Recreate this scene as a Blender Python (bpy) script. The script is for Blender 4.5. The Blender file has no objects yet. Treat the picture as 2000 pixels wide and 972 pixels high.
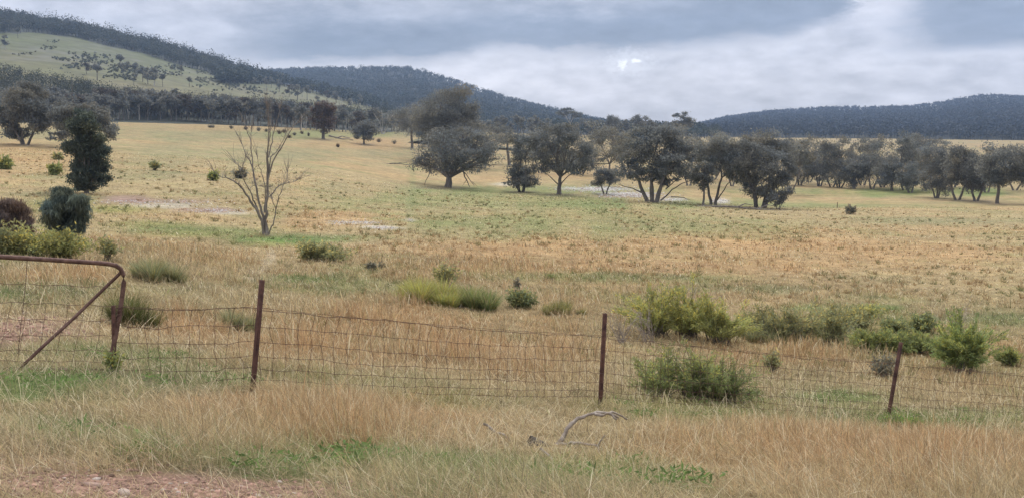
import bpy, math
import numpy as np
R = math.radians
rng = np.random.default_rng(7)
scn = bpy.context.scene
COL = scn.collection
PI = math.pi

# ------------------------------------------------------------------ camera geometry
F = 1900.0            # focal length in photo pixels (2000 wide)
CX, CY = 1000.0, 486.0
PITCH = math.atan((486 - 262) / F)
CP, SP = math.cos(PITCH), math.sin(PITCH)
CAMZ = 1.5

def raydir(px, py):
    px = np.asarray(px, float); py = np.asarray(py, float)
    a = (px - CX) / F; b = (CY - py) / F
    x = a; y = CP + b * SP; z = -SP + b * CP
    h = np.hypot(x, y)
    return x / h, y / h, z / h           # horizontal unit + slope

def project(x, y, z):
    zc = y * CP - (z - CAMZ) * SP
    yc = y * SP + (z - CAMZ) * CP
    zc = np.where(zc < 1e-3, 1e-3, zc)
    return CX + F * x / zc, CY - F * yc / zc

def unproj(px, py, d):
    x, y, z = raydir(px, py)
    return np.array([x * d, y * d, CAMZ + z * d])

def slope_at(az, py):
    k = (CY - py) / F
    return math.cos(az) * (k * CP - SP) / (CP + k * SP)

# ------------------------------------------------------------------ value noise
def _hash(ix, iy, s):
    n = (ix.astype(np.int64) * 374761393 + iy.astype(np.int64) * 668265263 + s * 974634777) & 0xffffffff
    n = ((n ^ (n >> 13)) * 1274126177) & 0xffffffff
    n = n ^ (n >> 16)
    return (n & 0xffff) / 65535.0

def vnoise(x, y, s=0):
    ix = np.floor(x); iy = np.floor(y)
    fx = x - ix; fy = y - iy
    fx = fx * fx * (3 - 2 * fx); fy = fy * fy * (3 - 2 * fy)
    a = _hash(ix, iy, s); b = _hash(ix + 1, iy, s); c = _hash(ix, iy + 1, s); d = _hash(ix + 1, iy + 1, s)
    return (a * (1 - fx) + b * fx) * (1 - fy) + (c * (1 - fx) + d * fx) * fy

def fbm(x, y, s=0, o=4):
    v = 0; a = 0.5; t = 0
    for i in range(o):
        v = v + a * vnoise(x * 2 ** i + 17.3 * i, y * 2 ** i - 9.1 * i, s + i); t += a; a *= .55
    return v / t

# ------------------------------------------------------------------ terrain
COLS = {
 -400: [(972,3.9),(800,7.2),(720,10),(610,16),(510,28),(440,60),(335,120),(285,205),(246,340),(240,430)],
 0:    [(972,4.0),(840,6.7),(722,10.5),(620,16),(505,30),(465,48),(375,100),(320,150),(283,205),(240,390)],
 228:  [(972,4.1),(840,7.0),(722,11),(620,17.5),(500,32),(455,52),(375,105),(300,190),(238,410)],
 500:  [(972,4.2),(850,7.5),(766,11.2),(640,19),(540,32),(457,62),(380,110),(300,230),(244,430)],
 850:  [(972,4.4),(860,7.8),(778,12.3),(650,22),(540,37),(450,68),(400,120),(367,200),(300,350),(268,480),(258,650)],
 1172: [(972,4.7),(870,8.4),(791,13.7),(660,25),(540,42),(450,75),(405,125),(381,200),(330,330),(290,480),(268,700)],
 1500: [(972,5.1),(880,9),(803,15.6),(660,29),(540,48),(455,85),(408,170),(392,230),(310,480),(272,850)],
 1735: [(972,5.4),(885,9.5),(812,17.3),(690,28),(560,48),(470,82),(410,175),(388,240),(310,560),(273,900)],
 2000: [(972,5.8),(890,10.5),(815,19.5),(700,30),(560,52),(470,90),(415,180),(397,225),(310,580),(277,900)],
 2400: [(972,6.3),(890,11),(820,22),(700,33),(560,56),(475,95),(420,185),(400,235),(310,580),(278,900)],
}
LD0, LD1, NLD = math.log(1.0), math.log(9000.0), 420
NAZ = 241
AZ0, AZ1 = R(-60), R(60)
lds = np.linspace(LD0, LD1, NLD); azs = np.linspace(AZ0, AZ1, NAZ)
_ca = []; _ct = []
for px in sorted(COLS):
    az = math.atan2((px - CX) / F, CP)
    ds = [0.5, 1.5]; zs = [0.02, 0.0]
    for py, d in COLS[px]:
        ds.append(d); zs.append(CAMZ + d * slope_at(az, py))
    zl = zs[-1]
    ds += [ds[-1] * 1.3, 2500, 9000]; zs += [zl + 1.0, zl * 0.3, -6]
    _ca.append(az); _ct.append(np.interp(lds, np.log(ds), zs))
_ca = np.array(_ca); _ct = np.array(_ct)
TAB = np.empty((NAZ, NLD))
for j in range(NLD):
    TAB[:, j] = np.interp(azs, _ca, _ct[:, j])
def _smooth(T, ax, k):
    w = np.exp(-np.linspace(-2, 2, 2 * k + 1) ** 2); w /= w.sum()
    P = np.pad(T, [(k, k) if i == ax else (0, 0) for i in range(2)], mode='edge')
    out = 0
    for i in range(2 * k + 1):
        out = out + w[i] * (P[i:i + T.shape[0], :] if ax == 0 else P[:, i:i + T.shape[1]])
    return out
TAB = _smooth(_smooth(TAB, 1, 9), 0, 7)

def bil(T, az, ld):
    a = np.clip((az - AZ0) / (AZ1 - AZ0) * (NAZ - 1), 0, NAZ - 1.001)
    b = np.clip((ld - LD0) / (LD1 - LD0) * (NLD - 1), 0, NLD - 1.001)
    i = a.astype(int); j = b.astype(int); fa = a - i; fb = b - j
    return (T[i, j] * (1 - fa) + T[i + 1, j] * fa) * (1 - fb) + (T[i, j + 1] * (1 - fa) + T[i + 1, j + 1] * fa) * fb

def ground_z(x, y):
    x = np.asarray(x, float); y = np.asarray(y, float)
    az = np.arctan2(x, y); d = np.hypot(x, y)
    back = np.abs(az) > R(60)
    az2 = np.where(back, np.sign(az) * (R(60)) * (1 - (np.abs(az) - R(60)) / R(120)), az)
    z = bil(TAB, az2, np.log(np.maximum(d, 1.0)))
    k = np.clip((d - 3) / 30, 0, 1)
    z = z + k * (fbm(x / 9, y / 9, 3) - .5) * 0.35 + np.clip((d - 60) / 200, 0, 1) * (fbm(x / 60, y / 60, 5, 3) - .5) * 1.3
    z = z + (fbm(x / 1.1, y / 1.1, 8, 3) - .5) * 0.10 * np.clip(d / 6, 0, 1)
    return z

# hills: crest line in photo pixels -> height at the crest distance
def hillfun(crest, dc_px, base_d, back):
    cpx = np.array([c[0] for c in crest], float); cpy = np.array([c[1] for c in crest], float)
    def f(x, y):
        az = np.arctan2(x, y); d = np.hypot(x, y)
        px = CX + F * np.tan(np.clip(az, -1.2, 1.2))
        pyc = np.interp(px, cpx, cpy)
        k = (CY - pyc) / F
        t = np.cos(az) * (k * CP - SP) / (CP + k * SP)
        dc = np.interp(px, [p[0] for p in dc_px], [p[1] for p in dc_px])
        db = np.interp(px, [p[0] for p in base_d], [p[1] for p in base_d])
        zc = CAMZ + dc * t
        zb = ground_z(x / np.maximum(d, 1) * db, y / np.maximum(d, 1) * db)
        u = (d - db) / (dc - db)
        g = np.where(u < 1, np.clip(u, 0, 1) ** 1.12, 1 - ((u - 1) * (dc - db) / back) ** 2)
        g = np.where(u < 0, -0.15 - 0.5 * (-u), g)
        amp = (zc - zb)
        ok = amp > 0.5
        amp = np.maximum(amp, 0)
        g = np.maximum(g, -3)
        z = np.where(ok, 0, -4.0) + zb + amp * g + (fbm(x / 130, y / 130, 21) - .5) * 0.09 * np.maximum(amp, 0) * np.clip(u, 0, 1) * np.clip(2 * (1.0 - u), 0, 1)
        fade = np.where((np.abs(az) > R(75)) | (y < 0), -60.0, z)
        return fade
    return f
L_CREST = [(-1500,-140),(-400,-60),(0,32),(60,40),(130,52),(200,66),(270,84),(330,97),(400,117),(450,133),(500,150),(540,160),(600,174),(660,188),(720,205),(800,236),(880,262),(960,300),(5000,400)]
M_CREST = [(-900,260),(0,240),(300,190),(450,152),(540,142),(640,138),(740,137),(800,138),(840,148),(900,166),(960,188),(1030,206),(1090,222),(1150,238),(1230,250),(1330,262),(1450,275),(5000,330)]
R_CREST = [(-900,330),(1200,285),(1330,262),(1370,246),(1420,233),(1500,222),(1600,216),(1700,214),(1780,212),(1840,204),(1890,194),(1930,190),(1970,192),(2040,197),(2200,190),(2600,215),(3200,240),(5000,300)]
hillL = hillfun(L_CREST, [(-900,1100),(0,1300),(500,1250),(900,900)], [(-900,440),(0,430),(500,470),(900,560)], 500.0)
hillM = hillfun(M_CREST, [(0,2500),(700,2300),(1400,1900)], [(0,1300),(900,900),(1400,900)], 900.0)
hillR = hillfun(R_CREST, [(1200,2300),(2000,2600),(3000,2600)], [(1200,1000),(2000,1000),(3000,1000)], 800.0)

def H(x, y):
    g = ground_z(x, y)
    d = np.hypot(x, y)
    far = d > 380
    if np.any(far):
        g = np.where(far, np.maximum(np.maximum(g, hillL(x, y)), np.maximum(hillM(x, y), hillR(x, y))), g)
    return g

_md = np.exp(np.linspace(math.log(2.0), math.log(3400), 1400))
_ma = np.linspace(R(-39), R(39), 900)
_A, _D = np.meshgrid(_ma, _md, indexing='ij')
_HT = H((np.sin(_A) * _D).ravel(), (np.cos(_A) * _D).ravel()).reshape(_A.shape)
del _A, _D
def march(px, py):
    """first hit of photo pixel rays with the land: returns x,y,z,d"""
    px = np.atleast_1d(np.asarray(px, float)); py = np.atleast_1d(np.asarray(py, float))
    out = np.full((len(px), 4), np.nan)
    for i0 in range(0, len(px), 2000):
        sl = slice(i0, i0 + 2000)
        ux, uy, uz = raydir(px[sl], py[sl])
        X = ux[:, None] * _md; Y = uy[:, None] * _md
        fa = np.clip((np.arctan2(ux, uy) - _ma[0]) / (_ma[-1] - _ma[0]) * (len(_ma) - 1), 0, len(_ma) - 1.001); ia = fa.astype(int); fa = (fa - ia)[:, None]
        dz = CAMZ + uz[:, None] * _md - (_HT[ia] * (1 - fa) + _HT[ia + 1] * fa)
        hit = dz < 0
        k = np.argmax(hit, axis=1); ok = hit[np.arange(len(k)), k] & (k > 0)
        kk = np.maximum(k, 1); r = np.arange(len(k))
        a = dz[r, kk - 1]; b = dz[r, kk]; t = a / (a - b + 1e-12)
        d = _md[kk - 1] + (_md[kk] - _md[kk - 1]) * t
        x = ux * d; y = uy * d
        o = np.stack([x, y, H(x, y), d], 1); o[~ok] = np.nan
        out[sl] = o
    return out

# ------------------------------------------------------------------ ground cover zones
def lin(r, g, b):
    f = lambda c: (c / 255 / 12.92) if c / 255 <= .04045 else ((c / 255 + .055) / 1.055) ** 2.4
    return np.array([f(r), f(g), f(b)])
C_STRAW = np.array([.37, .285, .15]); C_ORANGE = np.array([.43, .275, .135]); C_GREEN = np.array([.18, .22, .08])
C_LUSH = np.array([.115, .21, .05]); C_RED = np.array([.30, .185, .14]); C_PALE = np.array([.52, .47, .38]); C_PINK = np.array([.29, .195, .165])
C_OLIVE = np.array([.23, .225, .12]); C_WHITE = np.array([.68, .66, .62]); C_YEL = np.array([.27, .26, .085])
# (px, py, rx, ry, colour, strength, softness noise)
ZONES = [
 (300,262,500,12,C_OLIVE,.5),(620,262,150,8,C_GREEN,.6),(500,250,200,6,C_ORANGE,.4),(720,282,120,10,C_ORANGE,.6),
 (60,300,160,22,C_ORANGE,.55),(420,300,200,20,C_OLIVE,.45),(700,300,160,12,C_OLIVE,.4),
 (250,340,200,12,C_OLIVE,.4),(600,370,260,14,C_OLIVE,.35),(90,330,150,10,C_ORANGE,.4),(330,360,180,10,C_STRAW,.5),
 (806,345,5,50,C_GREEN,.3),(800,410,7,36,C_OLIVE,.35),(770,446,26,3,C_PALE,.6),(800,430,14,3,C_PALE,.5),
 (1000,393,300,14,C_GREEN,.55),(1050,372,240,9,C_GREEN,.7),(1330,398,220,9,C_GREEN,.65),(1640,402,260,6,C_GREEN,.6),(1750,376,250,8,C_LUSH,.6),
 (1150,425,300,22,C_GREEN,.45),(930,440,130,20,C_GREEN,.5),(1250,455,300,16,C_GREEN,.5),(1480,415,200,8,C_STRAW,.6),
 (1750,420,300,9,C_STRAW,.6),(1850,432,200,7,C_OLIVE,.6),(1200,345,320,10,C_ORANGE,.35),
 (640,430,80,14,C_ORANGE,.6),(590,445,60,9,C_ORANGE,.6),
 (290,394,100,5,C_PINK,.9),(330,403,80,4,C_PALE,.6),(420,411,80,5,C_PINK,.85),(460,417,40,3,C_PALE,.7),(240,388,60,5,C_PINK,.7),(70,378,60,4,C_OLIVE,.8),(60,395,50,4,C_PINK,.7),
 (120,398,90,10,C_YEL,.7),(240,410,70,8,C_YEL,.8),
 (690,435,42,2.5,C_PALE,.6),(735,443,30,2.5,C_PALE,.6),
 (1170,369,60,3,C_WHITE,.6),(1230,379,50,3,C_WHITE,.7),(1215,384,50,2,C_PINK,.6),(1300,390,30,3,C_WHITE,.5),(1405,393,20,5,C_WHITE,.7),(990,360,40,3,C_PALE,.6),
 (400,452,150,10,C_GREEN,.75),(390,458,100,8,C_YEL,.6),(545,468,90,9,C_LUSH,.9),(500,478,70,5,C_YEL,.6),(640,466,90,6,C_GREEN,.7),(300,437,80,8,C_YEL,.5),
 (250,480,140,20,C_ORANGE,.5),(350,500,150,20,C_ORANGE,.35),(530,502,7,14,C_PALE,.3),(515,520,8,12,C_PALE,.3),(500,540,14,8,C_PALE,.35),
 (1100,480,260,22,C_ORANGE,.6),(1400,470,220,15,C_ORANGE,.4),(1700,500,300,30,C_ORANGE,.6),(1300,520,300,18,C_ORANGE,.5),(1750,450,250,10,C_ORANGE,.4),(1560,480,120,10,C_ORANGE,.5),
 (1060,540,160,8,C_GREEN,.6),(1280,545,180,10,C_GREEN,.6),(1450,565,160,8,C_OLIVE,.6),(1650,602,120,8,C_LUSH,.7),(1850,620,200,10,C_OLIVE,.7),(1960,625,80,10,C_GREEN,.5),
 (600,545,60,6,C_LUSH,.6),(700,560,120,16,C_GREEN,.6),(430,560,120,14,C_OLIVE,.4),(900,535,160,14,C_ORANGE,.5),
 (90,540,140,14,C_ORANGE,.7),(80,580,120,22,C_OLIVE,.7),(10,577,30,6,C_LUSH,.6),(60,640,120,24,C_RED,.75),(0,665,100,20,C_RED,.7),
 (360,640,150,24,C_ORANGE,.8),(760,630,300,34,C_ORANGE,.75),(700,680,260,40,C_ORANGE,.85),(1000,700,200,40,C_ORANGE,.7),(1540,690,140,26,C_ORANGE,.7),(1900,680,160,16,C_ORANGE,.6),(1700,650,200,30,C_YEL,.6),
 (300,700,80,10,C_LUSH,.6),(160,690,90,16,C_GREEN,.7),(60,755,120,26,C_LUSH,.7),(330,745,200,26,C_OLIVE,.7),(700,755,200,26,C_GREEN,.55),(900,790,140,16,C_YEL,.6),
 (1400,800,220,26,C_YEL,.6),(1650,775,100,12,C_LUSH,.6),(1620,815,200,16,C_GREEN,.6),(1900,830,200,24,C_GREEN,.7),(1765,830,50,16,C_LUSH,.9),
 (650,830,360,50,C_ORANGE,.6),(480,790,120,34,C_ORANGE,.6),(700,870,120,20,C_ORANGE,.5),(900,850,120,24,C_ORANGE,.5),(1100,870,280,40,C_STRAW,.7),(1500,900,260,60,C_ORANGE,.7),(1850,920,260,60,C_ORANGE,.9),
 (280,885,60,14,C_LUSH,.9),(120,850,140,30,C_OLIVE,.7),(700,900,120,16,C_LUSH,.6),(950,940,330,30,C_GREEN,.85),(1150,925,160,12,C_YEL,.5),(480,920,120,16,C_OLIVE,.6),
 (100,950,200,30,C_RED,.75),(380,955,260,24,C_RED,.95),(600,975,150,12,C_RED,.9),(30,900,120,24,C_RED,.4),(1000,985,400,14,C_OLIVE,.6),(560,925,90,12,C_LUSH,.5),(900,925,70,12,C_LUSH,.6),(1300,950,90,12,C_GREEN,.6),
]
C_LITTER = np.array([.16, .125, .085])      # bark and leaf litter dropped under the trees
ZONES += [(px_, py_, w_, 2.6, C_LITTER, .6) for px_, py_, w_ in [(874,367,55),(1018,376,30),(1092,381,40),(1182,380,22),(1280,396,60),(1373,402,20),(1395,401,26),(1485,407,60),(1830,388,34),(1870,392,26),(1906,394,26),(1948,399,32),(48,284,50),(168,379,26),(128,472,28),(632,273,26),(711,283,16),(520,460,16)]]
ZA = np.array([z[:4] for z in ZONES], float); ZS = np.array([z[5] for z in ZONES]); ZC = np.array([z[4] for z in ZONES])
def cover(x, y, z=None):
    """world position -> (rgb of ground cover, weights: green-ness, orange-ness, bareness)"""
    if z is None: z = H(x, y)
    px, py = project(x, y, z)
    d = np.hypot(x, y)
    # ragged edges: noise in world metres
    n1 = fbm(x / (.8 + d * .02), y / (.8 + d * .05), 31, 5) - .5
    n2 = fbm(x / (.8 + d * .02), y / (.8 + d * .05), 47, 5) - .5
    big = fbm(x / 14, y / 14, 60, 5); big2 = fbm(x / 5 + 9, y / 5, 71, 4)
    c = np.empty((len(x), 3)); 
    k = np.clip((big - .42) * 4, 0, 1)[:, None]
    c[:] = C_STRAW * (1 - k * .45) + C_ORANGE * k * .45
    k2 = np.clip((big2 - .52) * 4, 0, 1)[:, None] * .45
    c = c * (1 - k2) + C_GREEN * k2
    gr = k2[:, 0].copy(); og = k[:, 0] * .45; ba = np.zeros(len(x))
    front = y > 0
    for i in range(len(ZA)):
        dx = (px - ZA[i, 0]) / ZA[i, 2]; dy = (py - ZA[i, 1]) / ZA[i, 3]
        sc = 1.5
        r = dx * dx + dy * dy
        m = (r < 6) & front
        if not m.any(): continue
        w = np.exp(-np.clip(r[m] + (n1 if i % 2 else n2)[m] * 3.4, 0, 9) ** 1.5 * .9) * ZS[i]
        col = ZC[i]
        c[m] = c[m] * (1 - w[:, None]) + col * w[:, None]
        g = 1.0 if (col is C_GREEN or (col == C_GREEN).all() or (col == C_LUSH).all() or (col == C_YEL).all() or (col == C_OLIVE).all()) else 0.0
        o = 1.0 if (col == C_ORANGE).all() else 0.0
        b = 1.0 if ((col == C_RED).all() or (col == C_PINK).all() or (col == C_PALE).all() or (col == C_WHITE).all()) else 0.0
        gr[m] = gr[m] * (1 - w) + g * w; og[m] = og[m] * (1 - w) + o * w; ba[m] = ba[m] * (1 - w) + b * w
    return c, gr, og, ba

# ------------------------------------------------------------------ materials
def newmat(name):
    m = bpy.data.materials.new(name); m.use_nodes = True
    nt = m.node_tree; b = nt.nodes['Principled BSDF']
    b.inputs['Specular IOR Level'].default_value = .25
    return m, nt, b
def mat_attr(name, rough=.9, trans=0.0, noise=0.0, nscale=5.0, sat=1.0, spec=.2):
    m, nt, b = newmat(name)
    a = nt.nodes.new('ShaderNodeAttribute'); a.attribute_name = 'Col'
    src = a.outputs['Color']
    if noise > 0:
        tc = nt.nodes.new('ShaderNodeTexCoord'); n = nt.nodes.new('ShaderNodeTexNoise'); n.inputs['Scale'].default_value = nscale; n.inputs['Detail'].default_value = 5
        nt.links.new(tc.outputs['Object'], n.inputs['Vector'])
        mr = nt.nodes.new('ShaderNodeMapRange'); mr.inputs[1].default_value = .3; mr.inputs[2].default_value = .7; mr.inputs[3].default_value = 1 - noise; mr.inputs[4].default_value = 1 + noise
        nt.links.new(n.outputs['Fac'], mr.inputs[0])
        mx = nt.nodes.new('ShaderNodeVectorMath'); mx.operation = 'SCALE'
        nt.links.new(src, mx.inputs[0]); nt.links.new(mr.outputs[0], mx.inputs['Scale']); src = mx.outputs[0]
    nt.links.new(src, b.inputs['Base Color'])
    b.inputs['Roughness'].default_value = rough; b.inputs['Specular IOR Level'].default_value = spec
    if trans > 0:
        t = nt.nodes.new('ShaderNodeBsdfTranslucent'); nt.links.new(src, t.inputs['Color'])
        mix = nt.nodes.new('ShaderNodeMixShader'); mix.inputs[0].default_value = trans
        out = [n for n in nt.nodes if n.type == 'OUTPUT_MATERIAL'][0]
        nt.links.new(b.outputs[0], mix.inputs[1]); nt.links.new(t.outputs[0], mix.inputs[2]); nt.links.new(mix.outputs[0], out.inputs['Surface'])
    return m
M_LEAF = mat_attr('leaf', .6, .5)
M_GRASS = mat_attr('grass_blade', .75, .42)
M_FOREST = mat_attr('forest_leaf', .8, .15)
M_STONE = mat_attr('stone', .95, 0, .2, 30)
def mat_noise(name, c1, c2, scale, rough=.85, stretch=(1, 1, 1), bump=0.0, spec=.25, c3=None):
    m, nt, b = newmat(name)
    tc = nt.nodes.new('ShaderNodeTexCoord'); mp = nt.nodes.new('ShaderNodeMapping'); mp.inputs['Scale'].default_value = stretch
    n = nt.nodes.new('ShaderNodeTexNoise'); n.inputs['Scale'].default_value = scale; n.inputs['Detail'].default_value = 8; n.inputs['Roughness'].default_value = .65
    r = nt.nodes.new('ShaderNodeValToRGB'); r.color_ramp.elements[0].position = .35; r.color_ramp.elements[1].position = .65
    r.color_ramp.elements[0].color = (*c1, 1); r.color_ramp.elements[1].color = (*c2, 1)
    if c3 is not None:
        e = r.color_ramp.elements.new(.8); e.color = (*c3, 1)
    nt.links.new(tc.outputs['Object'], mp.inputs[0]); nt.links.new(mp.outputs[0], n.inputs['Vector']); nt.links.new(n.outputs['Fac'], r.inputs[0]); nt.links.new(r.outputs[0], b.inputs['Base Color'])
    b.inputs['Roughness'].default_value = rough; b.inputs['Specular IOR Level'].default_value = spec
    if bump:
        bp = nt.nodes.new('ShaderNodeBump'); bp.inputs['Strength'].default_value = bump; bp.inputs['Distance'].default_value = .02
        nt.links.new(n.outputs['Fac'], bp.inputs['Height']); nt.links.new(bp.outputs[0], b.inputs['Normal'])
    return m
M_BARK = mat_noise('bark', (.075, .062, .052), (.20, .175, .15), 3, .9, (1, 1, .3), .6)
M_BARKPALE = mat_noise('pale_bark', (.28, .25, .22), (.5, .47, .43), 2, .85, (1, 1, .3), .3)
M_DEADWOOD = mat_noise('dead_wood', (.13, .105, .09), (.27, .235, .205), 4, .9, (1, 1, .3), .5)
M_DRIFT = mat_noise('weathered_branch', (.2, .16, .13), (.42, .36, .3), 14, .9, (1, 1, 1), .5)
M_RUST = mat_noise('rusty_pipe', (.085, .042, .034), (.20, .115, .09), 16, .75, (1, 1, 1), .4, .3, (.30, .22, .19))
M_POST = mat_noise('rusty_post', (.045, .022, .02), (.15, .075, .055), 9, .85, (1, 1, 1), .4, .25, (.2, .13, .1))
M_WIRE = mat_noise('rusty_wire', (.09, .05, .038), (.17, .1, .075), 9, .8)
M_TWIG = mat_noise('twig', (.10, .085, .075), (.2, .17, .15), 6, .9)

# ------------------------------------------------------------------ mesh helpers
def build(name, V, faces4=None, faces3=None, mat=None, colr=None, parent=None, smooth=False):
    me = bpy.data.meshes.new(name)
    V = np.asarray(V, np.float32)
    f4 = np.zeros((0, 4), np.int32) if faces4 is None else np.asarray(faces4, np.int32).reshape(-1, 4)
    f3 = np.zeros((0, 3), np.int32) if faces3 is None else np.asarray(faces3, np.int32).reshape(-1, 3)
    me.vertices.add(len(V)); me.vertices.foreach_set('co', V.ravel())
    nl = len(f4) * 4 + len(f3) * 3
    me.loops.add(nl); me.loops.foreach_set('vertex_index', np.concatenate([f4.ravel(), f3.ravel()]))
    me.polygons.add(len(f4) + len(f3))
    ls = np.concatenate([np.arange(len(f4)) * 4, len(f4) * 4 + np.arange(len(f3)) * 3]).astype(np.int32)
    me.polygons.foreach_set('loop_start', ls)
    if smooth: me.polygons.foreach_set('use_smooth', np.ones(len(ls), bool))
    me.update(calc_edges=True)
    if colr is not None:
        a = me.color_attributes.new('Col', 'FLOAT_COLOR', 'POINT')
        c = np.ones((len(V), 4), np.float32); c[:, :3] = np.clip(colr, 0, 1)
        a.data.foreach_set('color', c.ravel())
    if mat: me.materials.append(mat)
    o = bpy.data.objects.new(name, me); COL.objects.link(o)
    if parent is not None: o.parent = parent
    return o
def tag(o, label=None, cat=None, group=None, kind=None):
    if label: o['label'] = label
    if cat: o['category'] = cat
    if group: o['group'] = group
    if kind: o['kind'] = kind
    return o
def empty(name, loc, label, cat, group=None):
    o = bpy.data.objects.new(name, None); COL.objects.link(o); o.location = [float(v) for v in loc]; o.empty_display_size = .3
    return tag(o, label, cat, group)

class Tubes:
    def __init__(s): s.V = []; s.F = []; s.n = 0
    def add(s, pts, rad, k=6, cap=True):
        P = np.asarray(pts, float); n = len(P)
        rad = np.broadcast_to(np.asarray(rad, float), (n,))
        T = np.gradient(P, axis=0); T /= (np.linalg.norm(T, axis=1, keepdims=True) + 1e-9)
        ref = np.array([0, 0, 1.0]) if abs(T[0, 2]) < .8 else np.array([1.0, 0, 0])
        rings = []
        for i in range(n):
            u = np.cross(T[i], ref); u /= np.linalg.norm(u) + 1e-9; w = np.cross(T[i], u); ref = np.cross(u, T[i]) if False else ref
            a = np.arange(k) * 2 * PI / k
            rings.append(P[i] + rad[i] * (np.cos(a)[:, None] * u + np.sin(a)[:, None] * w))
        V = np.concatenate(rings)
        i, j = np.meshgrid(np.arange(n - 1), np.arange(k), indexing='ij'); j2 = (j + 1) % k
        Fq = np.stack([i * k + j, i * k + j2, (i + 1) * k + j2, (i + 1) * k + j], -1).reshape(-1, 4)
        s.F.append(Fq + s.n); s.V.append(V); s.n += len(V)
        if cap:
            for e, base in ((0, 0), (1, (n - 1) * k)):
                c = P[0] if e == 0 else P[-1]
                s.V.append(c[None]); ci = s.n; s.n += 1
                jj = np.arange(k); b0 = s.n - 1 - len(V)
                q = np.stack([b0 + base + jj, b0 + base + (jj + 1) % k, np.full(k, ci), np.full(k, ci)], 1)
                s.C = getattr(s, 'C', []); s.C.append(q[:, :3])
                V = np.concatenate([V, c[None]])
    def build(s, name, mat, parent=None):
        if not s.V: return None
        V = np.concatenate(s.V); F4 = np.concatenate(s.F); C3 = np.concatenate(s.C) if getattr(s, 'C', None) else None
        return build(name, V, F4, C3, mat, None, parent, True)

def bez(p0, p1, p2, n=7):
    t = np.linspace(0, 1, n)[:, None]
    return (1 - t) ** 2 * np.asarray(p0) + 2 * (1 - t) * t * np.asarray(p1) + t ** 2 * np.asarray(p2)

def leaves(P, L, W, D, col, rg, droop=.3):
    """rhombic leaf quads at P (n,3), length L, width W, along D (n,3)"""
    n = len(P)
    D = D / (np.linalg.norm(D, axis=1, keepdims=True) + 1e-9)
    r = rg.normal(size=(n, 3)); S = np.cross(D, r); S /= (np.linalg.norm(S, axis=1, keepdims=True) + 1e-9)
    L = np.broadcast_to(L, (n,))[:, None]; W = np.broadcast_to(W, (n,))[:, None]
    V = np.stack([P, P + D * L * .45 + S * W * .5, P + D * L, P + D * L * .55 - S * W * .5], 1).reshape(-1, 3)
    Fq = np.arange(n * 4).reshape(n, 4)
    C = np.repeat(col, 4, axis=0)
    return V, Fq, C

def leafcloud(lobes, n, L, W, base, rg, clumps=14, down=.5, hollow=.45, rag=0.0):
    """lobes (k,6): centre, radii. uneven leaf clumps filling each lobe"""
    lobes = np.asarray(lobes, float)
    size = (lobes[:, 3] * lobes[:, 5] + lobes[:, 4] * lobes[:, 5] + lobes[:, 3] * lobes[:, 4]); share = size / size.sum()
    Ps = []; Cs = []; cc = []
    for lo, sh in zip(lobes, share):
        m = max(8, int(n * sh)); nc = clumps
        u = rg.normal(size=(nc, 3)); u /= np.linalg.norm(u, axis=1, keepdims=True)
        rr = hollow + (1 - hollow) * rg.random(nc) ** .7
        c = lo[:3] + u * rr[:, None] * lo[3:] * .82
        cc.append(c)
        k = rg.integers(0, nc, m)
        cs = rg.uniform(.55, 1.2, nc)
        sp = lo[3:] * .26
        g = rg.normal(size=(m, 3)); g /= np.linalg.norm(g, axis=1, keepdims=True); g *= rg.random((m, 1)) ** .42
        far_ = np.where(rg.random((m, 1)) < .22 + rag, rg.uniform(1.2, 1.9 + rag, (m, 1)), 1.0)
        g = g * far_ * sp * 1.75 * cs[k][:, None] * np.array([1, 1, .8])
        Ps.append(c[k] + g)
        tone = rg.uniform(.72, 1.35, nc); hue = rg.normal(0, .07, nc)
        b = base * tone[k][:, None] * rg.uniform(.7, 1.35, (m, 1))
        b = b * (1 + np.stack([hue[k], hue[k] * .2, -hue[k]], 1))
        Cs.append(b)
    P = np.concatenate(Ps); Cc = np.concatenate(Cs)
    D = rg.normal(size=P.shape); D[:, 2] -= down * 1.5
    V, Fq, C = leaves(P, L * rg.uniform(.6, 1.3, len(P)), W * rg.uniform(.7, 1.3, len(P)), D, Cc, rg)
    return V, Fq, C, np.concatenate(cc)

GUM = np.array([.188, .188, .165]); GUMD = np.array([.172, .174, .158]); GUMG = np.array([.19, .185, .155])

# ------------------------------------------------------------------ ground mesh
def polar_mesh(name, zf, az_a, az_b, naz, dists, mat, colfun, close=False):
    azv = np.linspace(az_a, az_b, naz); 
    A, D = np.meshgrid(azv, dists, indexing='ij')
    x = (np.sin(A) * D).ravel(); y = (np.cos(A) * D).ravel(); z = zf(x, y)
    nd = len(dists)
    i, j = np.meshgrid(np.arange(naz - 1), np.arange(nd - 1), indexing='ij')
    Fq = np.stack([i * nd + j, i * nd + j + 1, (i + 1) * nd + j + 1, (i + 1) * nd + j], -1).reshape(-1, 4)
    c = colfun(x, y, z)
    return build(name, np.stack([x, y, z], 1), Fq[:, ::-1], None, mat, c, None, True)

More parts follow.
